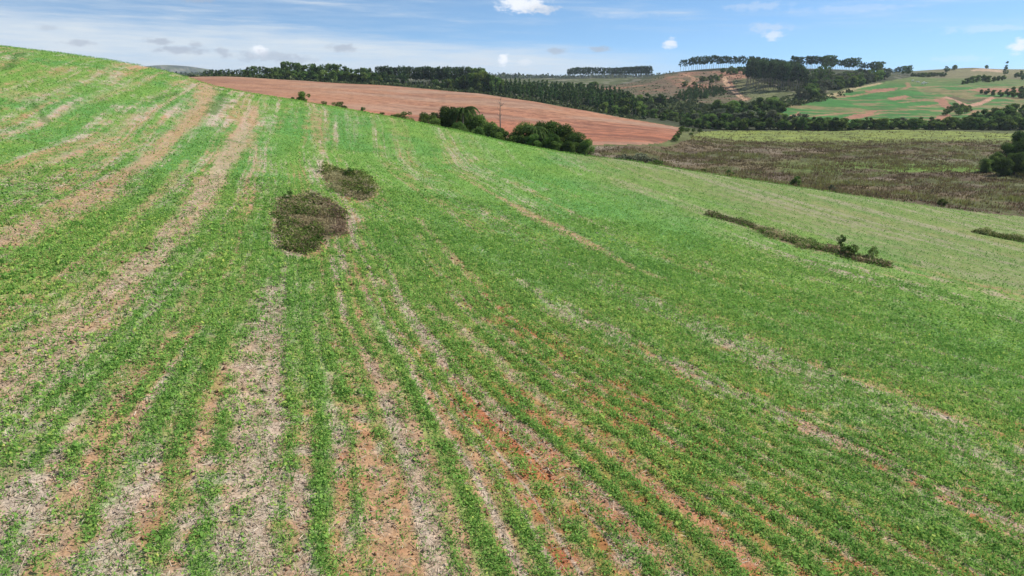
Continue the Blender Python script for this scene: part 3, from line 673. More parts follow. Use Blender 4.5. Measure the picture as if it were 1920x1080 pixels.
# clods of red and tan earth
x, y, r = scatter(10.5, 42, 23000, 1.3)
veg, straw, red, olive, weed, dark = crop(x, y); k = rng.uniform(size=len(x)) < np.clip((1 - veg) * .8, 0, 1); x, y, r, red, straw = x[k], y[k], r[k], red[k], straw[k]
oct_ = np.array([[1, 0, 0], [0, 1, 0], [-1, 0, 0], [0, -1, 0], [0, 0, 1], [0, 0, -1.]]); tri = np.array([[0, 1, 4], [1, 2, 4], [2, 3, 4], [3, 0, 4], [1, 0, 5], [2, 1, 5], [3, 2, 5], [0, 3, 5]])
n = len(x); s = rng.gamma(2., .011, n) * (r / 18) ** .5 + .012; cc = np.stack([x, y, height(x, y) + s * .3 + .01], 1)
V = (cc[:, None] + oct_[None] * (s[:, None] * rng.uniform(.6, 1.2, (n, 3)))[:, None] + rng.normal(0, .2, (n, 6, 3)) * s[:, None, None]).reshape(-1, 3)
al = np.array([.32, .18, .10]) + (np.array([.34, .28, .22]) - np.array([.32, .18, .10])) * straw[:, None]; al = al + (np.array([.31, .11, .05]) - al) * red[:, None]
tag(link('soil_clods', np_mesh('soil_clods', V, (tri[None] + 6 * np.arange(n)[:, None, None]).reshape(-1, 3), alb=np.repeat(al * rng.uniform(.7, 1.15, (n, 1)), 6, 0), mat=M['crop'])), 'small clods of earth between the crop rows', 'soil', kind='stuff')


# ------------------------------------------------------------------ weed patches and strips left unploughed in the crop
def weed_thing(name, label, fn, box, n, h, mix):
    """fn(x, y) says where it grows; mix = list of (part, material, share function)"""
    c = np.array([(box[0] + box[1]) / 2, (box[2] + box[3]) / 2]); root = link(name, None); root.location = (c[0], c[1], float(height(c[0:1], c[1:2])[0]))
    tag(root, label, 'weed patch'); bz = root.location[2]
    for part, mat, share, hs, nn in mix:
        x = rng.uniform(box[0], box[1], int(n * nn)); y = rng.uniform(box[2], box[3], int(n * nn))
        k = fn(x, y) & (rng.uniform(size=len(x)) < share(x, y)); x, y = x[k], y[k]
        P = np.stack([x - c[0], y - c[1], height(x, y) - bz - .03], 1); cl = fbm(x * .9, y * .9, 3, 91)
        cl = np.clip(cl + (fbm(x * .35, y * .35, 2, 96) - .5) * 1.1, 0, 1); P = np.repeat(P, 5, 0); P[:, :2] += rng.normal(0, .12, (len(P), 2)); q = np.repeat(cl, 5)
        P[:, 2] += rng.uniform(0, 1, len(P)) ** 1.3 * h * hs * (.15 + 1.1 * q); L = rng.uniform(.10, .34, len(P)); lf = part == 'green_weeds'
        V, T = rot_quads(P, L * (.7 if lf else 1.1), .6 if lf else .22, np.array([.1, 0, .5]))
        ti = np.clip(.1 + .75 * q + rng.normal(0, .2, len(P)), 0, 1)
        link(part, np_mesh(part, V, T, np.repeat(ti, 4), mat=M[mat]), root)['kind'] = 'stuff'
    return root


def jin(P): return lambda x, y: inside(x + (fbm(x, y, 3, 92) - .5) * 1.8 + rng.normal(0, .14, len(x)), y + (fbm(x + 9, y, 3, 93) - .5) * 2.6 + rng.normal(0, .2, len(x)), P)


def bx(P, m=.6): return (P[:, 0].min() - m, P[:, 0].max() + m, P[:, 1].min() - m, P[:, 1].max() + m)


E1 = Gs([(592, 372), (618, 385), (640, 402), (650, 425), (645, 440)]); T1 = Gs([(530, 378), (545, 371), (570, 374), (592, 374), (620, 387)]); B1 = Gs([(528, 455), (548, 472), (575, 473), (600, 465)])
weed_thing('weed_patch', 'larger rounded patch of dark dry weeds with bare earth at its near edge', jin(PATCH1), bx(PATCH1), 9000, .7, [
    ('dry_grass', 'weed', lambda x, y: (.25 + .75 * sstep(fbm(x * .8 + 3, y * .8, 3, 90), .38, .6)) * sstep(polydist(x, y, E1), .2, .9) * (1 - sstep(polydist(x, y, Gs([(598, 455), (625, 448)])), 1.0, .4)), .9, 1.0), ('maroon_weeds', 'maroon', lambda x, y: sstep(polydist(x, y, E1), 1.0, .2), 1.0, 1.0),
    ('green_weeds', 'weedg', lambda x, y: np.maximum(np.maximum(sstep(polydist(x, y, T1), .9, .2), sstep(polydist(x, y, B1), 2.6, .5)), .75 * sstep(fbm(x * .7, y * .7, 3, 94) + .1 * sstep(y, 45, 41), .42, .56)), .9, 1.3)])
T2 = Gs([(602, 322), (630, 318), (655, 325), (690, 336), (706, 351)])
weed_thing('weed_patch', 'smaller slanting weed patch beyond the rounded one, with pale straw at its near end', jin(PATCH2), bx(PATCH2), 6500, .8, [
    ('dry_grass', 'weed', lambda x, y: .25 + .7 * sstep(fbm(x * .7, y * .7, 3, 90), .38, .6), .8, 1.0), ('green_weeds', 'weedg', lambda x, y: np.maximum(sstep(polydist(x, y, T2), 2.0, .4), .65 * sstep(fbm(x * .5, y * .5, 3, 94), .42, .56)), 1.0, 1.0), ('pale_straw', 'straw', lambda x, y: .35 * sstep(polydist(x, y, Gs([(655, 368), (688, 372), (702, 362)])), 2.0, .5), .7, .8)])
weed_thing('weed_strip', 'long dark weedy strip with small shrubs slanting across the right of the crop', lambda x, y: polydist(x, y, STRIPL, STRIPW) + (fbm(x * .6, y * .6, 3, 95) - .5) * 2.0 + rng.normal(0, .15, len(x)) < .95, bx(STRIPL, 1.5), 16000, .68, [
    ('dry_grass', 'weed', lambda x, y: .55 + 0 * x, 1, 1.0), ('maroon_weeds', 'maroon', lambda x, y: sstep(fbm(x * .4, y * .4, 3, 97), .4, .6), .9, .8), ('green_weeds', 'weedg', lambda x, y: .08 + .8 * sstep(fbm(x * .4 + 5, y * .4, 3, 98), .40, .56), 1.1, 1.0)])
weed_thing('weed_strip', 'short dark weedy strip at the right border of the photo, above the longer one', lambda x, y: polydist(x, y, STRIP2, STRIP2W) + (fbm(x * .6, y * .6, 3, 99) - .5) * 1.0 < 1.0, bx(STRIP2, 1.5), 6000, .9, [
    ('dry_grass', 'weed', lambda x, y: .35 + 0 * x, 1, 1.0), ('green_weeds', 'weedg', lambda x, y: .75 + 0 * x, 1.0, 1.0)])

# scrub of the marsh: dry brown stems and green tufts nobody could count
x = rng.uniform(5, 235, 90000); y = rng.uniform(95, 300, 90000); jj = (fbm(x / 5, y / 5, 3, 71) - .5) * 3
k = inside(x, y, MARSH) & (np.hypot(x, y) > edge_r(np.arctan2(x, y)) + 1.5) & (np.abs(np.arctan2(x, y)) < .70); x, y = x[k], y[k]
n4 = fbm(x / 7, y / 5, 3, 63); far = sstep(y + (fbm(x / 18, y / 14, 4, 61) - .5) * 26, 236, 258)
k = rng.uniform(size=len(x)) < (.15 + .85 * sstep(fbm(x / 4, y / 4, 3, 101), .35, .65)) * (1 - .9 * far); x, y, n4, far = x[k], y[k], n4[k], far[k]; n = len(x)
P = np.repeat(np.stack([x, y, height(x, y) - .05], 1), 4, 0); P[:, :2] += rng.normal(0, .3, (len(P), 2)); q = np.repeat(n4, 4)
V, T = blades(P, rng.uniform(.3, 1.0, len(P)) * (.4 + q), rng.uniform(.12, .32, len(P)), 1.1)
tag(link('marsh_scrub', np_mesh('marsh_scrub', V, T, np.repeat(np.clip(1.6 * (q - .2) + rng.normal(0, .2, len(P)), 0, 1), 3), mat=M['scrub'])), 'low brown and olive scrub covering the flat marsh', 'scrub', kind='stuff')
# undergrowth on the hills and below the woods
UZ = [(IP([(1180, 212), (1200, 186), (1330, 196), (1440, 190), (1480, 180), (1600, 170), (1560, 188), (1450, 206), (1440, 232), (1300, 236)]), 5200, .9, 2.2), (IP([(1400, 140), (1445, 165), (1500, 172), (1600, 165), (1640, 152), (1600, 140), (1500, 150)]), 2600, .7, 1.5),
      (CLEAR, 3500, .30, .7), (np.array([PY(*p)[:2] for p in ((330, 147, 446), (560, 151, 427), (800, 168, 391), (1000, 192, 356), (1200, 229, 312), (1240, 195, 420), (1000, 165, 520), (800, 150, 560), (330, 147, 520))]), 6500, .75, 1.8),
      (np.array([[(u - 960) / F_PX * Y * 1.04, Y] for u, Y in ((520, 135), (700, 130), (900, 122), (1090, 114), (1110, 150), (1000, 200), (800, 215), (600, 240))]), 1800, .4, .9)]
Vl = []; Tl = []
for P, n, dens, sz in UZ:
    b = bx(P, 0); x = rng.uniform(b[0], b[1], n * 2); y = rng.uniform(b[2], b[3], n * 2); k = inside(x, y, P) & (sstep(fbm(x / 16, y / 16, 3, 102), .35, .6) * dens + .1 > rng.uniform(size=2 * n)) & ~inside(x, y, RED); x, y = x[k][:n], y[k][:n]
    s = rng.gamma(4., .25, len(x)) * sz; cl = rng.uniform(0, 1, len(x)); m = 9
    cc = np.repeat(np.stack([x, y, height(x, y)], 1), m, 0); ss = np.repeat(s, m); d = rng.normal(size=(len(cc), 3)); d /= np.linalg.norm(d, axis=1, keepdims=True); d[:, 2] = np.abs(d[:, 2]) * .8
    V, _ = rot_quads(cc + d * ss[:, None] * .55, ss * .6, .8, d); Vl.append(V); Tl.append(np.repeat(np.clip(np.repeat(cl, m) * .7 + rng.normal(0, .12, len(cc)) + .15 * d[:, 2], 0, 1), 4))
V = np.concatenate(Vl); tag(link('undergrowth', np_mesh('undergrowth', V, np.arange(len(V)).reshape(-1, 4), np.concatenate(Tl), mat=M['under'])), 'low dark undergrowth covering the valley and hill slopes', 'undergrowth', kind='stuff')


# ------------------------------------------------------------------ trees
def tube(path, rad, sides=6):
    V = []; path = np.asarray(path, float)
    for i, p in enumerate(path):
        d = path[min(i + 1, len(path) - 1)] - path[max(i - 1, 0)]; d = d / (np.linalg.norm(d) + 1e-9)
        a = np.cross(d, [0.31, .95, .11]); a /= np.linalg.norm(a); b = np.cross(d, a)
        for k in range(sides):
            w = 2 * np.pi * k / sides; V.append(p + (a * math.cos(w) + b * math.sin(w)) * rad[i])
    Fq = [[i * sides + k, i * sides + (k + 1) % sides, (i + 1) * sides + (k + 1) % sides, (i + 1) * sides + k] for i in range(len(path) - 1) for k in range(sides)]
    return np.array(V), np.array(Fq)


def join(parts):
    V = []; Fq = []; o = 0
    for v, f in parts: V.append(v); Fq.append(f + o); o += len(v)
    return np.concatenate(V), np.concatenate(Fq)


def clump_crown(clumps, per, leaf, rg, flat=.85):
    """clumps: (x, y, z, radius); leaves fill the outer half of each clump"""
    Vl = []; Tl = []
    for (cx, cy, cz, cr) in clumps:
        n = max(6, int(per * cr ** 2)); d = rg.normal(size=(n, 3)); d /= np.linalg.norm(d, axis=1, keepdims=True)
        rr = cr * rg.uniform(.45, 1.12, n) ** .7; p = np.array([cx, cy, cz]) + d * rr[:, None] * np.array([1, 1, flat])
        V, _ = rot_quads(p, leaf * rg.uniform(.6, 1.4, n), .7, d * .8 + np.array([0, 0, .3]), rg); Vl.append(V)
        Tl.append(np.repeat(np.clip(rg.uniform(.15, .75) + rg.normal(0, .16, n), 0, 1), 4))
    V = np.concatenate(Vl); return V, np.arange(len(V)).reshape(-1, 4), np.concatenate(Tl)


# every prototype is made one metre tall and scaled when it is set out
def proto_broad(seed, leaf=.085, wide=.42, low=.10, per=5200, nclump=18):
    rg = np.random.default_rng(seed); cl = []
    for k in range(nclump):
        a = rg.uniform(0, 2 * np.pi); h = rg.uniform(low, .9); rad = wide * math.sqrt(max(.05, 1 - ((h - .48) / .52) ** 2)) * rg.uniform(.35, .85)
        cl.append((math.cos(a) * rad, math.sin(a) * rad, h, rg.uniform(.11, .2)))
    cl.append((rg.normal(0, .05), rg.normal(0, .05), .86, .14)); cr = clump_crown(cl, per, leaf, rg)
    pr = [tube([(0, 0, -.05), (.01, 0, .25), (rg.normal(0, .03), rg.normal(0, .03), .7)], [.035, .027, .01])]
    for k in range(5):
        c = cl[k]; pr.append(tube([(0, 0, .2 + .05 * k), (c[0] * .5, c[1] * .5, (c[2] + .2) * .52), (c[0], c[1], c[2])], [.018, .012, .005], 5))
    return cr, join(pr)


def proto_euc(seed, start=.45, wide=.13, leaf=.045, per=9000, n=20):
    rg = np.random.default_rng(seed); cl = []
    for k in range(n):
        h = rg.uniform(start, .97); a = rg.uniform(0, 2 * np.pi); rad = wide * rg.uniform(.1, 1) * (1.1 - .5 * abs((h - start) / (1 - start) - .5)); cl.append((math.cos(a) * rad, math.sin(a) * rad, h, rg.uniform(.04, .075)))
    cr = clump_crown(cl, per, leaf, rg, 1.1); tx, ty = rg.normal(0, .012, 2)
    pr = [tube([(0, 0, -.03), (tx, ty, .45), (0, 0, .95)], [.013, .010, .004])]
    for c in cl[:6]: pr.append(tube([(tx, ty, c[2] - .12), (c[0], c[1], c[2])], [.006, .003], 4))
    return cr, join(pr)


def proto_pine(seed, start=.22, wide=.17, leaf=.06, per=6500):
    rg = np.random.default_rng(seed); cl = []
    for k in range(22):
        h = rg.uniform(start, 1) ** .9; w = wide * (1.15 - h) / (1.15 - start); a = rg.uniform(0, 2 * np.pi); cl.append((math.cos(a) * w * .7, math.sin(a) * w * .7, h * .95, .045 + .5 * w * rg.uniform(.4, .7)))
    cr = clump_crown(cl, per, leaf, rg, .7); pr = [tube([(0, 0, -.03), (0, 0, .5), (0, 0, .97)], [.016, .012, .003])]
    for c in cl[:6]: pr.append(tube([(0, 0, c[2] - .03), (c[0], c[1], c[2])], [.005, .003], 4))
    return cr, join(pr)


def proto_palm(seed):
    rg = np.random.default_rng(seed); V = []; Tn = []; nf = 16
    for k in range(nf):
        a = 2 * np.pi * k / nf + rg.normal(0, .15); el = rg.uniform(.1, 1.2); L = rg.uniform(.30, .40); pts = []
        for q in np.linspace(0, 1, 9): pts.append((math.cos(a) * L * q * (1 - .25 * q) , math.sin(a) * L * q * (1 - .25 * q), .86 + L * (math.sin(el) * q * .9 - .95 * q * q)))
        pts = np.array(pts); side = np.array([-math.sin(a), math.cos(a), 0])
        for i in range(1, 9):
            for sg in (-1, 1):
                for z in (0, .5):
                    p = pts[i] * (1 - z) + pts[i - 1] * z; l = .085 * (1.1 - .6 * i / 9) ; e = p + side * sg * l * .7 + np.array([0, 0, -l * .8]); f = (pts[i] - pts[i - 1]) * .33
                    V += [p - f, p + f, e + f * .3, e - f * .3]; Tn += [rg.uniform(.2, .9)] * 4
    V = np.array(V); return (V, np.arange(len(V)).reshape(-1, 4), np.array(Tn)), tube([(0, 0, -.05), (.02, 0, .4), (0, 0, .87)], [.022, .016, .014])


PROTO = {}


def make_proto(key, crown, trunk, lm, bm):
    (V, Q_, T), (tv, tf) = crown, trunk
    PROTO.setdefault(key, []).append((np_mesh('crown', V, Q_, T, mat=M[lm]), np_mesh('trunk', tv, tf, smooth=True, mat=M[bm])))


for k in range(5): make_proto('broad', *proto_broad(100 + k), 'broad', 'bark')
for k in range(2): make_proto('broadpale', *proto_broad(120 + k, wide=.5, low=.15), 'pale', 'bark')
for k in range(4): make_proto('near', *proto_broad(140 + k, leaf=.036, wide=.40, low=.12, per=19000, nclump=26), 'broad', 'bark')
for k in range(2): make_proto('nearopen', *proto_broad(150 + k, leaf=.06, wide=.46, low=.3, per=7500, nclump=9), 'broad', 'bark')
for k in range(3): make_proto('bush', *proto_broad(160 + k, leaf=.075, wide=.62, low=.12, per=5200, nclump=20), 'broad', 'bark')
for k in range(3): make_proto('bushfine', *proto_broad(180 + k, leaf=.048, wide=.52, low=.06, per=8500, nclump=15), 'broad', 'bark')
for k in range(2): make_proto('bushpale', *proto_broad(170 + k, leaf=.075, wide=.75, low=.12, per=5200, nclump=20), 'pale', 'bark')
for k in range(4): make_proto('euc', *proto_euc(200 + k, .42, .135, .05, 8500, 24), 'euc', 'pbark')
for k in range(3): make_proto('eucthin', *proto_euc(220 + k, .45, .19, .055, 7800, 24), 'euc', 'pbark')
for k in range(3): make_proto('eucbroad', *proto_euc(240 + k, .28, .19, .06, 6500, 26), 'eucl', 'pbark')
for k in range(4): make_proto('pine', *proto_pine(260 + k), 'pine', 'pbark')
for k in range(2): make_proto('conifer', *proto_pine(280 + k, .08, .15), 'pine', 'bark')
make_proto('palm', *proto_palm(300), 'palm', 'pbark')
CATS = {'broad': ('broadleaf_tree', 'tree'), 'broadpale': ('broadleaf_tree', 'tree'), 'near': ('broadleaf_tree', 'tree'), 'nearopen': ('broadleaf_tree', 'tree'), 'bush': ('bush', 'bush'), 'bushfine': ('bush', 'bush'), 'bushpale': ('bush', 'bush'), 'euc': ('eucalyptus_tree', 'tree'), 'eucthin': ('eucalyptus_tree', 'tree'), 'eucbroad': ('eucalyptus_tree', 'tree'),
        'pine': ('pine_tree', 'tree'), 'conifer': ('conifer_tree', 'tree'), 'palm': ('palm_tree', 'tree')}


MASS = []


def tree(kind, x, y, h, label, group=None, wide=1.0, sink=.0):
    n, cat = CATS[kind]; cr, tr = random.choice(PROTO[kind])
    if group == 'mass':                      # smallest in the picture, beyond the 300 that show largest: gathered into one object below
        MASS.append((cr, tr, x, y, float(height(np.array([x]), np.array([y]))[0]), h, wide, random.uniform(0, 6.28))); return
    root = link(n, None); root.location = (x, y, float(height(np.array([x]), np.array([y]))[0]) - sink)
    root.rotation_euler = (0, 0, random.uniform(0, 6.28)); root.scale = (h * wide, h * wide, h); tag(root, label, cat, group)
    link('trunk', tr, root); link('crown', cr, root); return root


def at(u, Y): return (u - 960) / F_PX * (Y * math.cos(PITCH) + 0.0) / math.cos(PITCH) * 1.0 * (math.cos(PITCH) + (540 - 160) / F_PX * math.sin(PITCH)) ** -1, Y


def top(kind, u, Y, vtop, label, group=None, wide=1.0, dx=0.):
    """a tree at depth Y whose top reaches picture row vtop"""
    d = pix_dir(u, vtop); x = d[0] / d[1] * Y; zt = CAM_Z + d[2] / d[1] * Y; z = float(height(np.array([x]), np.array([Y]))[0])
    return tree(kind, x, Y, max(1.2, zt - z), label, group, wide)


U = random.uniform
# --- bushes and trees along the far edge of the crop
top('nearopen', 568, 131, 171, 'small open tree with ragged crown alone on the crop skyline before the ploughed field', wide=1.0)
top('bush', 548, 131, 182, 'tiny shrub just left of the ragged tree on the crop skyline', wide=1.0)
top('bushfine', 607, 128, 189, 'small upright bush between the ragged tree and a rounded bush on the crop edge', wide=.9)
top('bushfine', 634, 128, 190, 'rounded dark bush on the crop skyline, beside a small upright bush', wide=1.5)
top('bushfine', 680, 125, 200, 'lone little bush midway between the rounded bush and the long thicket', wide=.75)
top('bushfine', 716, 123, 210, 'low bush at the left end of the thicket on the crop edge', wide=1.2)
top('bush', 735, 122, 214, 'flat pale-topped bush between two dark bushes on the crop edge', wide=1.0)
top('bushfine', 760, 122, 208, 'broad dark bush just left of the tall tree cluster on the crop edge', wide=1.3)
g = 'trees of the taller cluster on the crop edge'
for u, Y, vt, w, lb in ((800, 126, 211, .9, 'grey-green tree at the left end of the taller tree cluster'), (828, 128, 202, .85, 'dark tree second from the left in the taller tree cluster'), (850, 127, 203, .8, 'dense tree just left of the palm in the taller cluster'),
                        (882, 128, 206, .75, 'dark tree behind the palm of the taller cluster'), (900, 124, 216, .85, 'tree stepping down right of the palm in the taller cluster'), (918, 121, 228, .95, 'low tree near the right end of the taller cluster'), (934, 119, 238, 1.0, 'lowest bush of the taller cluster, at the foot of the dead tree'),
                        (815, 121, 222, 1.1, 'low front bush at the left of the taller cluster'), (860, 119, 228, 1.2, 'low front bush under the palm of the taller cluster'), (895, 117, 238, 1.1, 'low front bush right of the palm in the taller cluster')):
    top('near', u, Y, vt, lb, None, w)
top('palm', 868, 124, 192, 'tall palm with drooping fronds rising above the taller tree cluster', wide=1.25)
top('bush', 951, 117, 246, 'low bush between the dead tree and the dense right-hand thicket', wide=1.2)
top('bush', 966, 114, 254, 'small bush touching the left side of the dense thicket', wide=1.0)
for u, Y, vt, w, lb in ((985, 118, 232, .95, 'leftmost tree of the dense dark thicket on the crop edge'), (1012, 117, 228, .9, 'tree with lighter top second in the dense dark thicket'), (1040, 117, 226, .95, 'tallest rounded tree of the dense dark thicket'), (1060, 117, 232, .9, 'tree right of the tallest in the dense dark thicket'),
                        (1082, 115, 250, 1.0, 'lower tree at the right shoulder of the dense dark thicket'), (1100, 113, 262, .95, 'rightmost low tree of the dense dark thicket'), (1000, 112, 252, 1.2, 'low front bush at the left of the dense dark thicket'), (1035, 111, 252, 1.2, 'low front bush in the middle of the dense dark thicket'), (1070, 110, 264, 1.2, 'low front bush at the right of the dense dark thicket')):
    top('near', u, Y, vt, lb, None, w)
top('palm', 1004, 114, 230, 'short palm half hidden in the dense dark thicket', wide=1.5)
for u, Y, vt, w, kd, lb in ((1185, 150, 291, 1.6, 'bushpale', 'leftmost pale grey shrub below the marsh edge of the crop'), (1203, 143, 293, 1.3, 'bushpale', 'pale grey shrub beside the leftmost one on the marsh edge'), (1226, 135, 300, 1.1, 'bush', 'small dark shrub right of the pale grey shrubs'), (1316, 118, 316, 1.2, 'bush', 'low olive shrub on the marsh edge left of a yellow-green one'),
                            (1367, 112, 327, 1.2, 'bush', 'low yellow-green shrub on the marsh edge of the crop'), (1494, 116, 330, .9, 'bush', 'bushy olive shrub standing in the marsh above the crop edge'), (1561, 112, 348, .8, 'bushpale', 'small grey-leaved shrub on the crop edge, right of the olive shrub'), (1765, 112, 380, 1.2, 'bush', 'flat green shrub on the right stretch of the marsh edge'),
                            ):
    top(kd, u, Y, vt, lb, None, w)
for u, v, h, lb in ((1574, 466, 1.35, 'tallest thin shrub on the long weedy strip'), (1600, 484, 1.25, 'rounded dark shrub on the long weedy strip, right of the tallest'), (1583, 480, .9, 'low dark shrub below the tallest on the long weedy strip'), (1636, 487, 1.25, 'narrow shrub near the right end of the long weedy strip')):
    p = G(u, v); tree('bushfine', p[0], p[1], h, lb, None, .75 if 'thin' in lb or 'narrow' in lb else 1.1)
for u, v, h, w, lb in ((541, 376, .75, 1.0, 'small dark bush on the far left rim of the rounded weed patch'), (583, 377, .6, 1.2, 'small dark bush on the far rim of the rounded weed patch, at its middle'), (655, 330, .8, 1.4, 'dark bush on the far rim of the smaller weed patch, at its middle'), (692, 341, .6, 1.2, 'dark bush at the far right corner of the smaller weed patch')):
    p = G(u, v); tree('bushfine', p[0], p[1], h, lb, None, w)

# --- the dead tree
rg = np.random.default_rng(5); root = link('dead_tree', None); p = PY(938, 250, 121); root.location = (p[0], p[1], float(height(p[:1], p[1:2])[0])); tag(root, 'tall leafless dead tree between the two thickets on the crop edge', 'dead tree')
Hd = CAM_Z + PY(938, 181, 121)[2] - root.location[2]
tv, tf = tube([(0, 0, -.2), (.05, 0, Hd * .35), (-.03, .05, Hd * .7), (.04, 0, Hd)], [.15, .12, .08, .02], 7); link('trunk', np_mesh('trunk', tv, tf, smooth=True, mat=M['dead']), root)
for k in range(11):
    h = Hd * rg.uniform(.4, .95); a = rg.choice([0, np.pi]) + rg.normal(0, .5); L = rg.uniform(.4, 1.1) * (1.2 - .6 * h / Hd); e = np.array([math.cos(a) * L, math.sin(a) * L, h + L * rg.uniform(.5, 1.1)])
    tv, tf = tube([(0, 0, h), (e[0] * .5, e[1] * .5, h + (e[2] - h) * .35), e, e + np.array([e[0] * .2, e[1] * .2, .35])], [.035, .028, .02, .008], 5); link('branch', np_mesh('branch', tv, tf, smooth=True, mat=M['dead']), root)

# --- right border thicket in the marsh
for u, Y, vt, w, lb in ((1918, 172, 248, .8, 'tallest tree of the thicket at the right border of the marsh'), (1892, 170, 270, .9, 'second tree from the right border in the marsh thicket'), (1870, 166, 285, 1.0, 'dark middle tree of the thicket at the right border of the marsh'), (1852, 164, 297, 1.1, 'low left end of the thicket at the right border of the marsh'), (1910, 160, 285, 1.0, 'front tree of the thicket at the right border of the marsh'),
                        (1885, 158, 297, 1.1, 'low front bush of the marsh thicket at the right border'), (1945, 168, 250, .9, 'tree cut by the right border in the marsh thicket'), (1942, 156, 290, 1.1, 'low bush cut by the right border in the marsh thicket')):
    top('near', u, Y, vt, lb, None, w)

# --- riverside wood beyond the marsh
g1 = 'dark trees of the front row along the far side of the marsh'; l1 = 'dark rounded tree in the front row of the wood bordering the yellow-green marsh edge'
g2 = 'trees of the valley wood behind the tip of the ploughed field'; l2 = 'dark rounded tree in the valley wood between ploughed field and cleared hill'
u = 1275
while u < 1935:
    top('broad', u + U(-3, 3), U(302, 308), np.interp(u, [1275, 1400, 1500, 1560, 1620, 1700, 1800, 1930], [226, 225, 222, 222, 224, 226, 224, 216]) + U(-5, 7), l1, g1, U(1.1, 1.7)); u += U(7, 12)
u = 1290
while u < 1935:
    top(random.choice(['broad', 'broad', 'broad', 'broadpale']), u + U(-5, 5), U(316, 332), np.interp(u, [1275, 1350, 1420, 1480, 1530, 1560, 1650, 1700, 1780, 1830, 1930], [215, 212, 206, 212, 219, 219, 224, 222, 222, 212, 203]) + U(-3, 4), 'tree in the second row of the wood beyond the marsh', 'trees of the second row beyond the marsh', U(1.0, 1.5)); u += U(12, 19)
for u, Y, vt in [(1240, 330, 213), (1252, 340, 209), (1226, 345, 204), (1210, 350, 200), (1195, 355, 196), (1180, 350, 199), (1165, 352, 197), (1150, 350, 196), (1135, 347, 194), (1265, 345, 211), (1280, 350, 209), (1296, 355, 206), (1310, 348, 209), (1172, 368, 187), (1196, 378, 188), (1222, 385, 193),
                 (1245, 380, 198), (1268, 375, 201), (1325, 372, 202), (1345, 365, 197), (1362, 372, 193), (1378, 380, 191), (1396, 385, 188), (1412, 388, 187), (1430, 392, 184), (1446, 395, 180), (1458, 400, 178), (1440, 372, 196), (1420, 362, 201), (1400, 355, 205), (1382, 350, 206), (1365, 348, 209), (1345, 340, 212), (1465, 372, 192), (1352, 385, 190),
                 (1255, 360, 205), (1290, 368, 203), (1310, 385, 200), (1230, 362, 202), (1210, 365, 197)]:
    op = 1218 < u < 1350 and Y > 360
    top('bushpale' if op else 'broad', u + U(-4, 4), Y, vt + U(-3, 3) + 5 * op, 'pale grey-green tree in the open middle of the valley wood' if op else l2, 'pale trees in the open middle of the valley wood' if op else g2, U(.95, 1.5))
for u, Y, vt in ((1890, 352, 196), (1905, 360, 193), (1920, 355, 195), (1870, 350, 201), (1850, 348, 205), (1925, 345, 198), (1835, 345, 208)):
    top('broad', u, Y, vt, 'large dark tree of the wood climbing the green hill at the right border', 'large dark trees at the right foot of the green hill', U(.85, 1.1))
for u, v, h in ((1279, 244, 1.7), (1277, 248, 1.8), (1274, 252, 1.5), (1271, 257, 1.4), (1268, 261, 1.6), (1265, 265, 1.8), (1290, 247, 1.6), (1300, 247, 1.4), (1312, 248, 1.5), (1296, 254, 1.1)):
    p = G(u, v, 150); tree('bush', p[0], p[1], h, 'low bush by the ditch at the right tip of the ploughed field', 'low bushes at the tip of the ploughed field', U(1.1, 1.6))
for u, v, h in ((1780, 212, 4), (1790, 208, 4.5), (1800, 207, 4), (1808, 213, 4.5), (1815, 209, 3.5), (1773, 216, 3.5), (1797, 216, 4)):
    p = G(u, v, 200); tree('bush', p[0], p[1], h, 'grey-green bush in the gully below the pink cut on the green hill', 'bushes in the gully of the green hill', U(.8, 1.1))
for u, v, h in ((1812, 157, 6), (1822, 155, 7), (1832, 154, 7), (1842, 153, 7.5), (1852, 154, 7), (1862, 154, 6), (1872, 152, 6), (1880, 151, 6), (1805, 158, 4)):
    p = G(u, v, 200); tree('broad', p[0], p[1], h * .78, 'dark tree of the clump near the top of the green hill', 'clump of dark trees near the top of the green hill', U(1., 1.3))
for u, v, h in ((1905, 146, 7), (1915, 144, 8), (1925, 143, 9), (1918, 150, 6)):
    p = G(u, v, 200); tree('broad', p[0], p[1], h * .78, 'dark tree at the right border just above the green hill clump', 'dark trees at the right border of the green hill top', U(.9, 1.2))
for u, v, h in ((1850, 177, 5), (1862, 179, 5), (1875, 181, 5.5), (1888, 180, 6), (1900, 182, 6), (1912, 184, 7), (1925, 184, 7), (1900, 176, 6), (1915, 174, 6), (1840, 176, 4)):
    p = G(u, v, 200); tree('broad', p[0], p[1], h * .78, 'dark tree in the hollow right of the pink earth cut', 'dark trees in the hollow right of the earth cut', U(1., 1.3))
p = G(1884, 141, 200); tree('conifer', p[0], p[1], 16., 'lone narrow conifer against the sky at the top right', None, 1.1)
for u, v, h, lb in ((1850, 129, 5, 'tiny round tree on the bare far hilltop at the right'), (1775, 135, 7, 'left tree of the pair on the shoulder of the bare far hill'), (1788, 132, 7, 'right tree of the pair on the shoulder of the bare far hill')):
    p = G(u, v, 400); tree('broad', p[0], p[1], h, lb, None, 1.2)

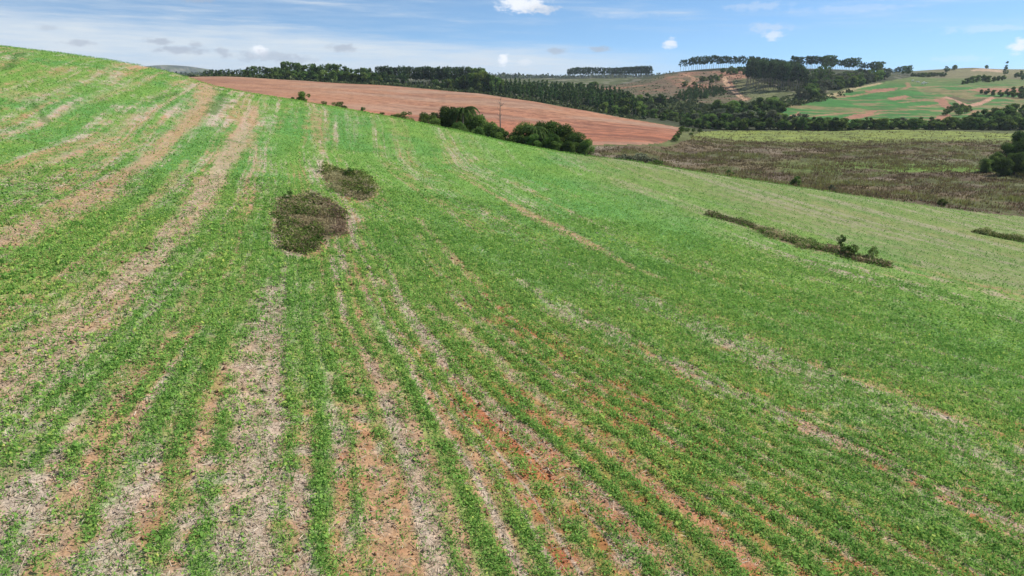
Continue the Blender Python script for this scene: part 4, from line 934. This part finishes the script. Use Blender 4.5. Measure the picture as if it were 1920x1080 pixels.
# --- woods behind the ploughed field
g = 'mixed trees of the wood behind the ploughed field'; lb = 'dark tree in the mixed wood along the crest of the ploughed field'
def profile(u): return np.interp(u, [375, 400, 440, 470, 480, 490, 520, 526, 535, 560, 575, 582, 600, 640, 660, 690, 700], [133, 131, 131, 124, 123, 126, 124, 115, 115, 117, 123, 118, 121, 121, 128, 127, 124])
u = 382
while u < 700:
    top(random.choice(['broad', 'broad', 'eucbroad']), u, U(452, 475), profile(u) + U(-1, 3), lb, g, U(.55, .8)); u += U(5, 9)
u = 430
while u < 720:
    top('broad', u, U(436, 446), np.interp(u, [430, 500, 560, 600, 650, 720], [139, 137, 133, 133, 134, 140]) + U(-2, 4), 'low rounded tree at the foot of the mixed wood on the ploughed crest', 'low trees at the foot of the mixed wood', U(.9, 1.3)); u += U(8, 13)
for uu, Y, vt in ((530, 450, 114), (537, 452, 114.5), (545, 448, 115), (553, 450, 116), (562, 450, 117.5), (583, 450, 118), (590, 452, 119)):
    top('eucbroad', uu, Y, vt, 'tall dense tree standing out of the mixed wood at its left', 'tall dense trees rising from the mixed wood', 1.0)
for uu in np.arange(385, 525, 4.5):
    top('eucthin', uu + U(-1, 1), 640, np.interp(uu, [385, 420, 455, 475, 525], [131, 129, 130, 123.5, 126]) + U(-.5, 2), 'tiny pale-trunked tree in the farthest row left of the mixed wood', 'mass', .9)
u = 712
while u < 905:
    top('euc', u, U(462, 468), np.interp(u, [712, 800, 880, 905], [124, 124.5, 126, 130]) + U(-1.5, 2), 'slender pale-trunked eucalyptus in the tall row behind the ploughed field', 'front eucalyptus of the tall row behind the ploughed field', U(.8, 1.1)); u += U(4, 6)
u = 706
while u < 905:
    top('euc', u, U(490, 515), np.interp(u, [712, 800, 880, 905], [123.5, 124, 125, 127]) + U(-1, 2.5), 'eucalyptus seen between the trunks of the tall row behind the ploughed field', 'mass', U(.8, 1.1)); u += U(6, 9)
u = 706
while u < 765:
    top('pine', u, U(440, 448), np.interp(u, [706, 715, 765], [133, 135, 137]) + U(-1, 2), 'bushy conifer in front of the left end of the tall eucalyptus row', 'bushy conifers before the eucalyptus row', 1.25); u += U(5, 8)
u = 815
while u < 940:
    top('broad', u, U(425, 440), np.interp(u, [815, 850, 870, 905, 925, 945], [150, 146, 139, 133, 140, 152]) + U(-2, 3), 'rounded dark tree right of the eucalyptus row on the crest of the ploughed field', 'rounded trees right of the eucalyptus row', U(.7, 1.0)); u += U(6, 10)
for uu, Y, vt in ((898, 460, 124.5), (905, 458, 126), (890, 462, 126)): top('eucbroad', uu, Y, vt, 'taller dense tree ending the eucalyptus row at its right', 'dense trees at the right end of the eucalyptus row', 1.1)
for row, (Y0, dv) in enumerate(((400, 6), (425, 1), (455, -4), (490, -8))):
    u = 925 + 5 * row
    while u < 1195 - 6 * row:
        yy = Y0 + U(-7, 7) - .12 * (u - 950)
        top('pine', u, yy, np.interp(u, [925, 960, 1000, 1050, 1100, 1150, 1200], [150, 149, 151, 156, 160, 165, 172]) + dv + 4 + U(-2, 2), ['conifer in the front row of the dense plantation behind the ploughed field', 'conifer in the second row of the dense plantation behind the ploughed field', 'conifer in the third row of the dense plantation behind the ploughed field', 'conifer in the rear row of the dense plantation behind the ploughed field'][row],
            ['front conifers of the dense plantation', 'second-row conifers of the dense plantation', 'third-row conifers of the dense plantation', 'rear conifers of the dense plantation'][row], U(.9, 1.2)); u += U(6.5, 9.5)
# --- long stand on the far ridge
for row, Y in enumerate((1005, 1030)):
    u = 1066
    while u < 1222:
        top('euc', u, Y + U(-6, 6), np.interp(u, [1062, 1072, 1085, 1150, 1200, 1222], [130, 127, 125.5, 126, 123.5, 123]) + U(-.6, 1.2), ['pale-trunked eucalyptus at the front of the long stand on the far ridge', 'eucalyptus at the back of the long stand on the far ridge'][row], ['front trees of the long stand on the far ridge', 'mass'][row], 1.05); u += U(3.3, 5)
# --- open row on top of the cleared hill
for u in (1277, 1283, 1287): top('eucthin', u, 722, 111.5 + U(-1, 1), 'eucalyptus of the small group left of the open row on the cleared hill', 'small eucalyptus group on the cleared hilltop', .9)
u = 1293
while u < 1402:
    top('eucthin', u, 722 + U(-4, 9), np.interp(u, [1293, 1300, 1345, 1402], [110, 105, 103, 105.5]) + U(-1, 2.5), 'bare-trunked eucalyptus with sky showing through in the open row on the cleared hilltop', 'open eucalyptus row on the cleared hilltop', U(.8, 1.1)); u += U(2.8, 5)
# --- dense block on the hill
for row, (Y0, n) in enumerate(((548, 0), (572, -2), (605, -4), (650, -5))):
    u = 1404 + 1.5 * row
    while u < 1516 - 3 * row:
        top('euc', u, Y0 + U(-8, 8) + .9 * max(0, 1440 - u) - .15 * (u - 1440), np.interp(u, [1400, 1410, 1440, 1470, 1500, 1516], [107, 106, 110, 113, 118, 124]) + n + 4 + U(-1.5, 2), ['tall pale-trunked tree at the front of the dense hillside block', 'tree in the second row of the dense hillside block', 'tree in the third row of the dense hillside block', 'tree in the back row of the dense hillside block'][row],
            ['front trees of the dense hillside block', 'second-row trees of the dense hillside block', 'third-row trees of the dense hillside block', 'mass'][row], U(.85, 1.1)); u += U(3.8, 5.6)
for u, Y, vt in ((1538, 560, 124), (1548, 555, 122), (1530, 558, 128), (1556, 560, 127), (1543, 552, 130), (1527, 545, 135), (1562, 552, 134)): top('eucbroad', u, Y, vt, 'bushy lighter tree just right of the dense hillside block', 'bushy trees right of the dense hillside block', 1.1)
# --- windbreak stands on the ridge, each a thin part and a dense end with sunlight put into its leaf colour
for u0, u1, ud, v0, v1, Yb, nm in ((1486, 1544, 1546, 104.5, 103, 690, 'first'), (1566, 1588, 1590, 111, 108, 700, 'second'), (1614, 1636, 1637, 117, 114.5, 690, 'third'), (1656, 1692, 1694, 125, 122, 682, 'fourth')):
    u = u0
    while u < u1:
        if nm != 'first' or not 1508 < u < 1514:
            top('eucthin' if nm != 'fourth' else 'euc', u, Yb + U(-5, 8), v0 + (3 if nm == 'fourth' and u < 1680 else 0) + U(-1, 2.5), 'open-crowned eucalyptus in the %s ridge stand counted from the hillside block' % nm, 'open trees of the %s ridge stand' % nm, U(.9, 1.2))
        u += U(2.2, 3.6)
    w = {'first': 20, 'second': 23, 'third': 21, 'fourth': 16}[nm]
    u = ud
    while u < ud + w:
        top('eucbroad', u, Yb - 8 + U(-8, 8), v1 + U(-.8, 1.5), 'dense bright eucalyptus closing the right end of the %s ridge stand' % nm, 'dense end of the %s ridge stand' % nm, 1.05); u += U(2.3, 3.3)
for k in range(70):
    u = U(1500, 1660); v = np.interp(u, [1500, 1560, 1660], [172, 152, 146]) + U(0, 1) ** 1.5 * np.interp(u, [1500, 1600, 1660], [22, 16, 5]); p = G(u, v, 200)
    tree(random.choice(['broad', 'broad', 'bushpale']), p[0], p[1], U(4.5, 9), 'bushy tree on the scrubby slope between hillside block and green hill', 'bushy trees on the scrubby slope', U(1., 1.5))
for uu in np.arange(1712, 1775, 5.): top('broad', uu, 780 + U(-20, 20), 137 + U(-1.5, 2), 'small dark tree in the distant line between ridge stands and bare hill', 'distant trees left of the bare far hill', 1.3)
# --- young plantation on the lower cleared hill
YP = IP([(1262, 186), (1285, 172), (1310, 164), (1335, 166), (1362, 170), (1360, 178), (1330, 184), (1295, 192)]); b = bx(YP, 0); cnt = 0
while cnt < 200:
    x, y = U(b[0], b[1]), U(b[2], b[3])
    if inside(np.array([x]), np.array([y]), YP)[0]: tree('conifer', x, y, U(2.8, 5.0), 'young dark conifer in the plantation on the lower cleared hill', 'young conifers on the lower cleared hill', 1.7); cnt += 1
for u, v in ((1325, 152), (1332, 150), (1340, 148), (1318, 153), (1350, 146), (1345, 152), (1335, 156), (1300, 160), (1285, 163), (1365, 140), (1375, 136), (1385, 134), (1392, 133), (1356, 136), (1380, 139), (1395, 140), (1370, 133)):
    p = G(u + U(-2, 2), v, 200); tree('bush', p[0], p[1], U(3, 5), 'dark bush scattered on the upper cleared hill', 'dark bushes on the upper cleared hill', 1.2)
for u in (1145, 1160, 1172, 1185, 1200, 1215, 1228, 1240): top('broad', u, 470 + U(-15, 15), 177 + U(-3, 3), 'dark tree at the left foot of the cleared hill', 'dark trees at the left foot of the cleared hill', 1.1)
for k in range(26): u = U(940, 1120); top('broad', u, U(560, 700), 156 + U(-3, 3), 'dark tree scattered on the slope before the long far stand', 'scattered trees before the far stand', 1.3)
def gather(k):
    Vs = []; Qs = []; Ts = []; o = 0
    for it in MASS:
        me = it[k]; n = len(me.vertices); v = np.empty(n * 3, np.float32); me.vertices.foreach_get('co', v); v = v.reshape(-1, 3); c_, s_ = math.cos(it[7]), math.sin(it[7]); h, w = it[5], it[5] * it[6]
        Vs.append(np.stack([(v[:, 0] * c_ - v[:, 1] * s_) * w + it[2], (v[:, 0] * s_ + v[:, 1] * c_) * w + it[3], v[:, 2] * h + it[4]], 1)); q = np.empty(len(me.loops), np.int32); me.loops.foreach_get('vertex_index', q); Qs.append(q.reshape(-1, 4) + o); o += n
        if k == 0: tt_ = np.empty(n, np.float32); me.attributes['tint'].data.foreach_get('value', tt_); Ts.append(tt_)
    return np.concatenate(Vs), np.concatenate(Qs), np.concatenate(Ts) if Ts else None


V, Q_, T = gather(0); o = tag(link('eucalyptus_rows', np_mesh('eucalyptus_rows', V, Q_, T, mat=M['euc'])), 'hindmost far eucalyptus trees glimpsed behind the front rows of the stands', 'trees', kind='stuff')
V, Q_, T = gather(1); link('trunks', np_mesh('trunks', V, Q_, smooth=True, mat=M['pbark']), o)['kind'] = 'stuff'
# distant woods that read as one mass
Vl = []; Tl = []
for k in range(420):
    a = R(U(-36, 16)); r_ = U(1500, 3400); x, y = r_ * math.sin(a), r_ * math.cos(a); z = float(height(np.array([x]), np.array([y]))[0]); m = 26; c = np.array([x, y, z]) + rng.normal(size=(m, 3)) * np.array([22, 10, 3.]) + np.array([0, 0, 5.])
    V, _ = rot_quads(c, rng.uniform(5, 10, m), .7); Vl.append(V); Tl.append(np.repeat(rng.uniform(0, .6, m), 4))
V = np.concatenate(Vl); tag(link('distant_woods', np_mesh('distant_woods', V, np.arange(len(V)).reshape(-1, 4), np.concatenate(Tl), mat=M['under'])), 'bluish woods on the farthest ridge', 'woods', kind='stuff')


# ------------------------------------------------------------------ cattle on the green hill
def cow_mesh(head_low):
    hx, hz = (1.25, .55) if head_low else (1.35, 1.35)
    v = [(0, 0, 1.0), (.45, 0, 1.02), (.75, 0, 1.05), (1.02, 0, (1.05 + hz) / 2), (hx, 0, hz), (hx + .28, 0, hz - .12), (-.45, 0, 1.02), (-.8, 0, 1.05), (-.92, 0, .85), (-.95, 0, .45)]; r = [.36, .35, .30, .17, .14, .09, .35, .28, .05, .03]
    e = [(0, 1), (1, 2), (2, 3), (3, 4), (4, 5), (0, 6), (6, 7), (7, 8), (8, 9)]
    for bx_, root_ in ((.62, 2), (-.72, 7)):
        for s in (-1, 1):
            o = len(v); kn = .03 if bx_ > 0 else -.08
            v += [(bx_, s * .2, .78), (bx_ + kn, s * .21, .42), (bx_, s * .21, .04)]; r += [.15, .075, .06]; e += [(root_, o), (o, o + 1), (o + 1, o + 2)]
    me = bpy.data.meshes.new('cow'); me.from_pydata(v, e, []); o = link('cow', me); m = o.modifiers.new('skin', 'SKIN')
    for i_, sv in enumerate(me.skin_vertices[0].data): sv.radius = (r[i_], r[i_]); sv.use_root = i_ == 0
    o.modifiers.new('sub', 'SUBSURF').levels = 1; me.materials.append(M['hide']); return o


def cow_parts(o, low):
    hx, hz = (1.25, .55) if low else (1.35, 1.35)
    for s in (-1, 1):
        tv, tf = tube([(hx - .03, s * .1, hz + .08), (hx - .02, s * .22, hz + .16), (hx + .02, s * .26, hz + .28)], [.035, .025, .008], 5); link('horn', np_mesh('horn', tv, tf, mat=M['horn']), o)
        tv, tf = tube([(hx - .08, s * .1, hz + .03), (hx - .12, s * .22, hz + .04), (hx - .13, s * .32, hz)], [.02, .06, .01], 5); link('ear', np_mesh('ear', tv, tf, mat=M['hide']), o)


for (u, v, rz, low, lb) in ((1711, 153.5, .3, True, 'small far white cow grazing highest and leftmost of the herd on the green hill'), (1721, 156, 2.9, False, 'white cow standing left of the main trio on the green hill'), (1729, 159, .2, True, 'lowest white cow of the trio grazing on the green hill'), (1732, 157, 3.3, True, 'uppermost white cow of the trio on the green hill'), (1735, 158.5, -.4, False, 'rightmost white cow of the trio on the green hill')):
    p = G(u, v, 200); o = cow_mesh(low); o.location = (p[0], p[1], float(height(p[:1], p[1:2])[0])); o.rotation_euler = (0, 0, rz); o.scale = (1.15,) * 3; tag(o, lb, 'cow', 'white cattle on the green hill'); cow_parts(o, low)

# ------------------------------------------------------------------ the air
hz = bpy.data.materials.new('haze_air'); hz.use_nodes = True; t = NT(hz.node_tree); pv = t.n('ShaderNodeVolumePrincipled'); pv.inputs['Color'].default_value = (.72, .84, 1, 1); pv.inputs['Density'].default_value = .00008
if 'Anisotropy' in pv.inputs: pv.inputs['Anisotropy'].default_value = .2
o_ = t.n('ShaderNodeOutputMaterial'); t.link(pv.outputs[0], o_.inputs['Volume'])
lo = float(gz.min()) - 1; hi = max(float(gz.max()), 80.) + 5; B = 5700
v8 = [(sx * B, sy * B, zz) for zz in (lo, hi) for sx, sy in ((-1, -1), (1, -1), (1, 1), (-1, 1))]
me = bpy.data.meshes.new('haze'); me.from_pydata(v8, [], [(3, 2, 1, 0), (4, 5, 6, 7), (0, 1, 5, 4), (1, 2, 6, 5), (2, 3, 7, 6), (3, 0, 4, 7)]); me.materials.append(hz)
tag(link('haze', me), kind='stuff')
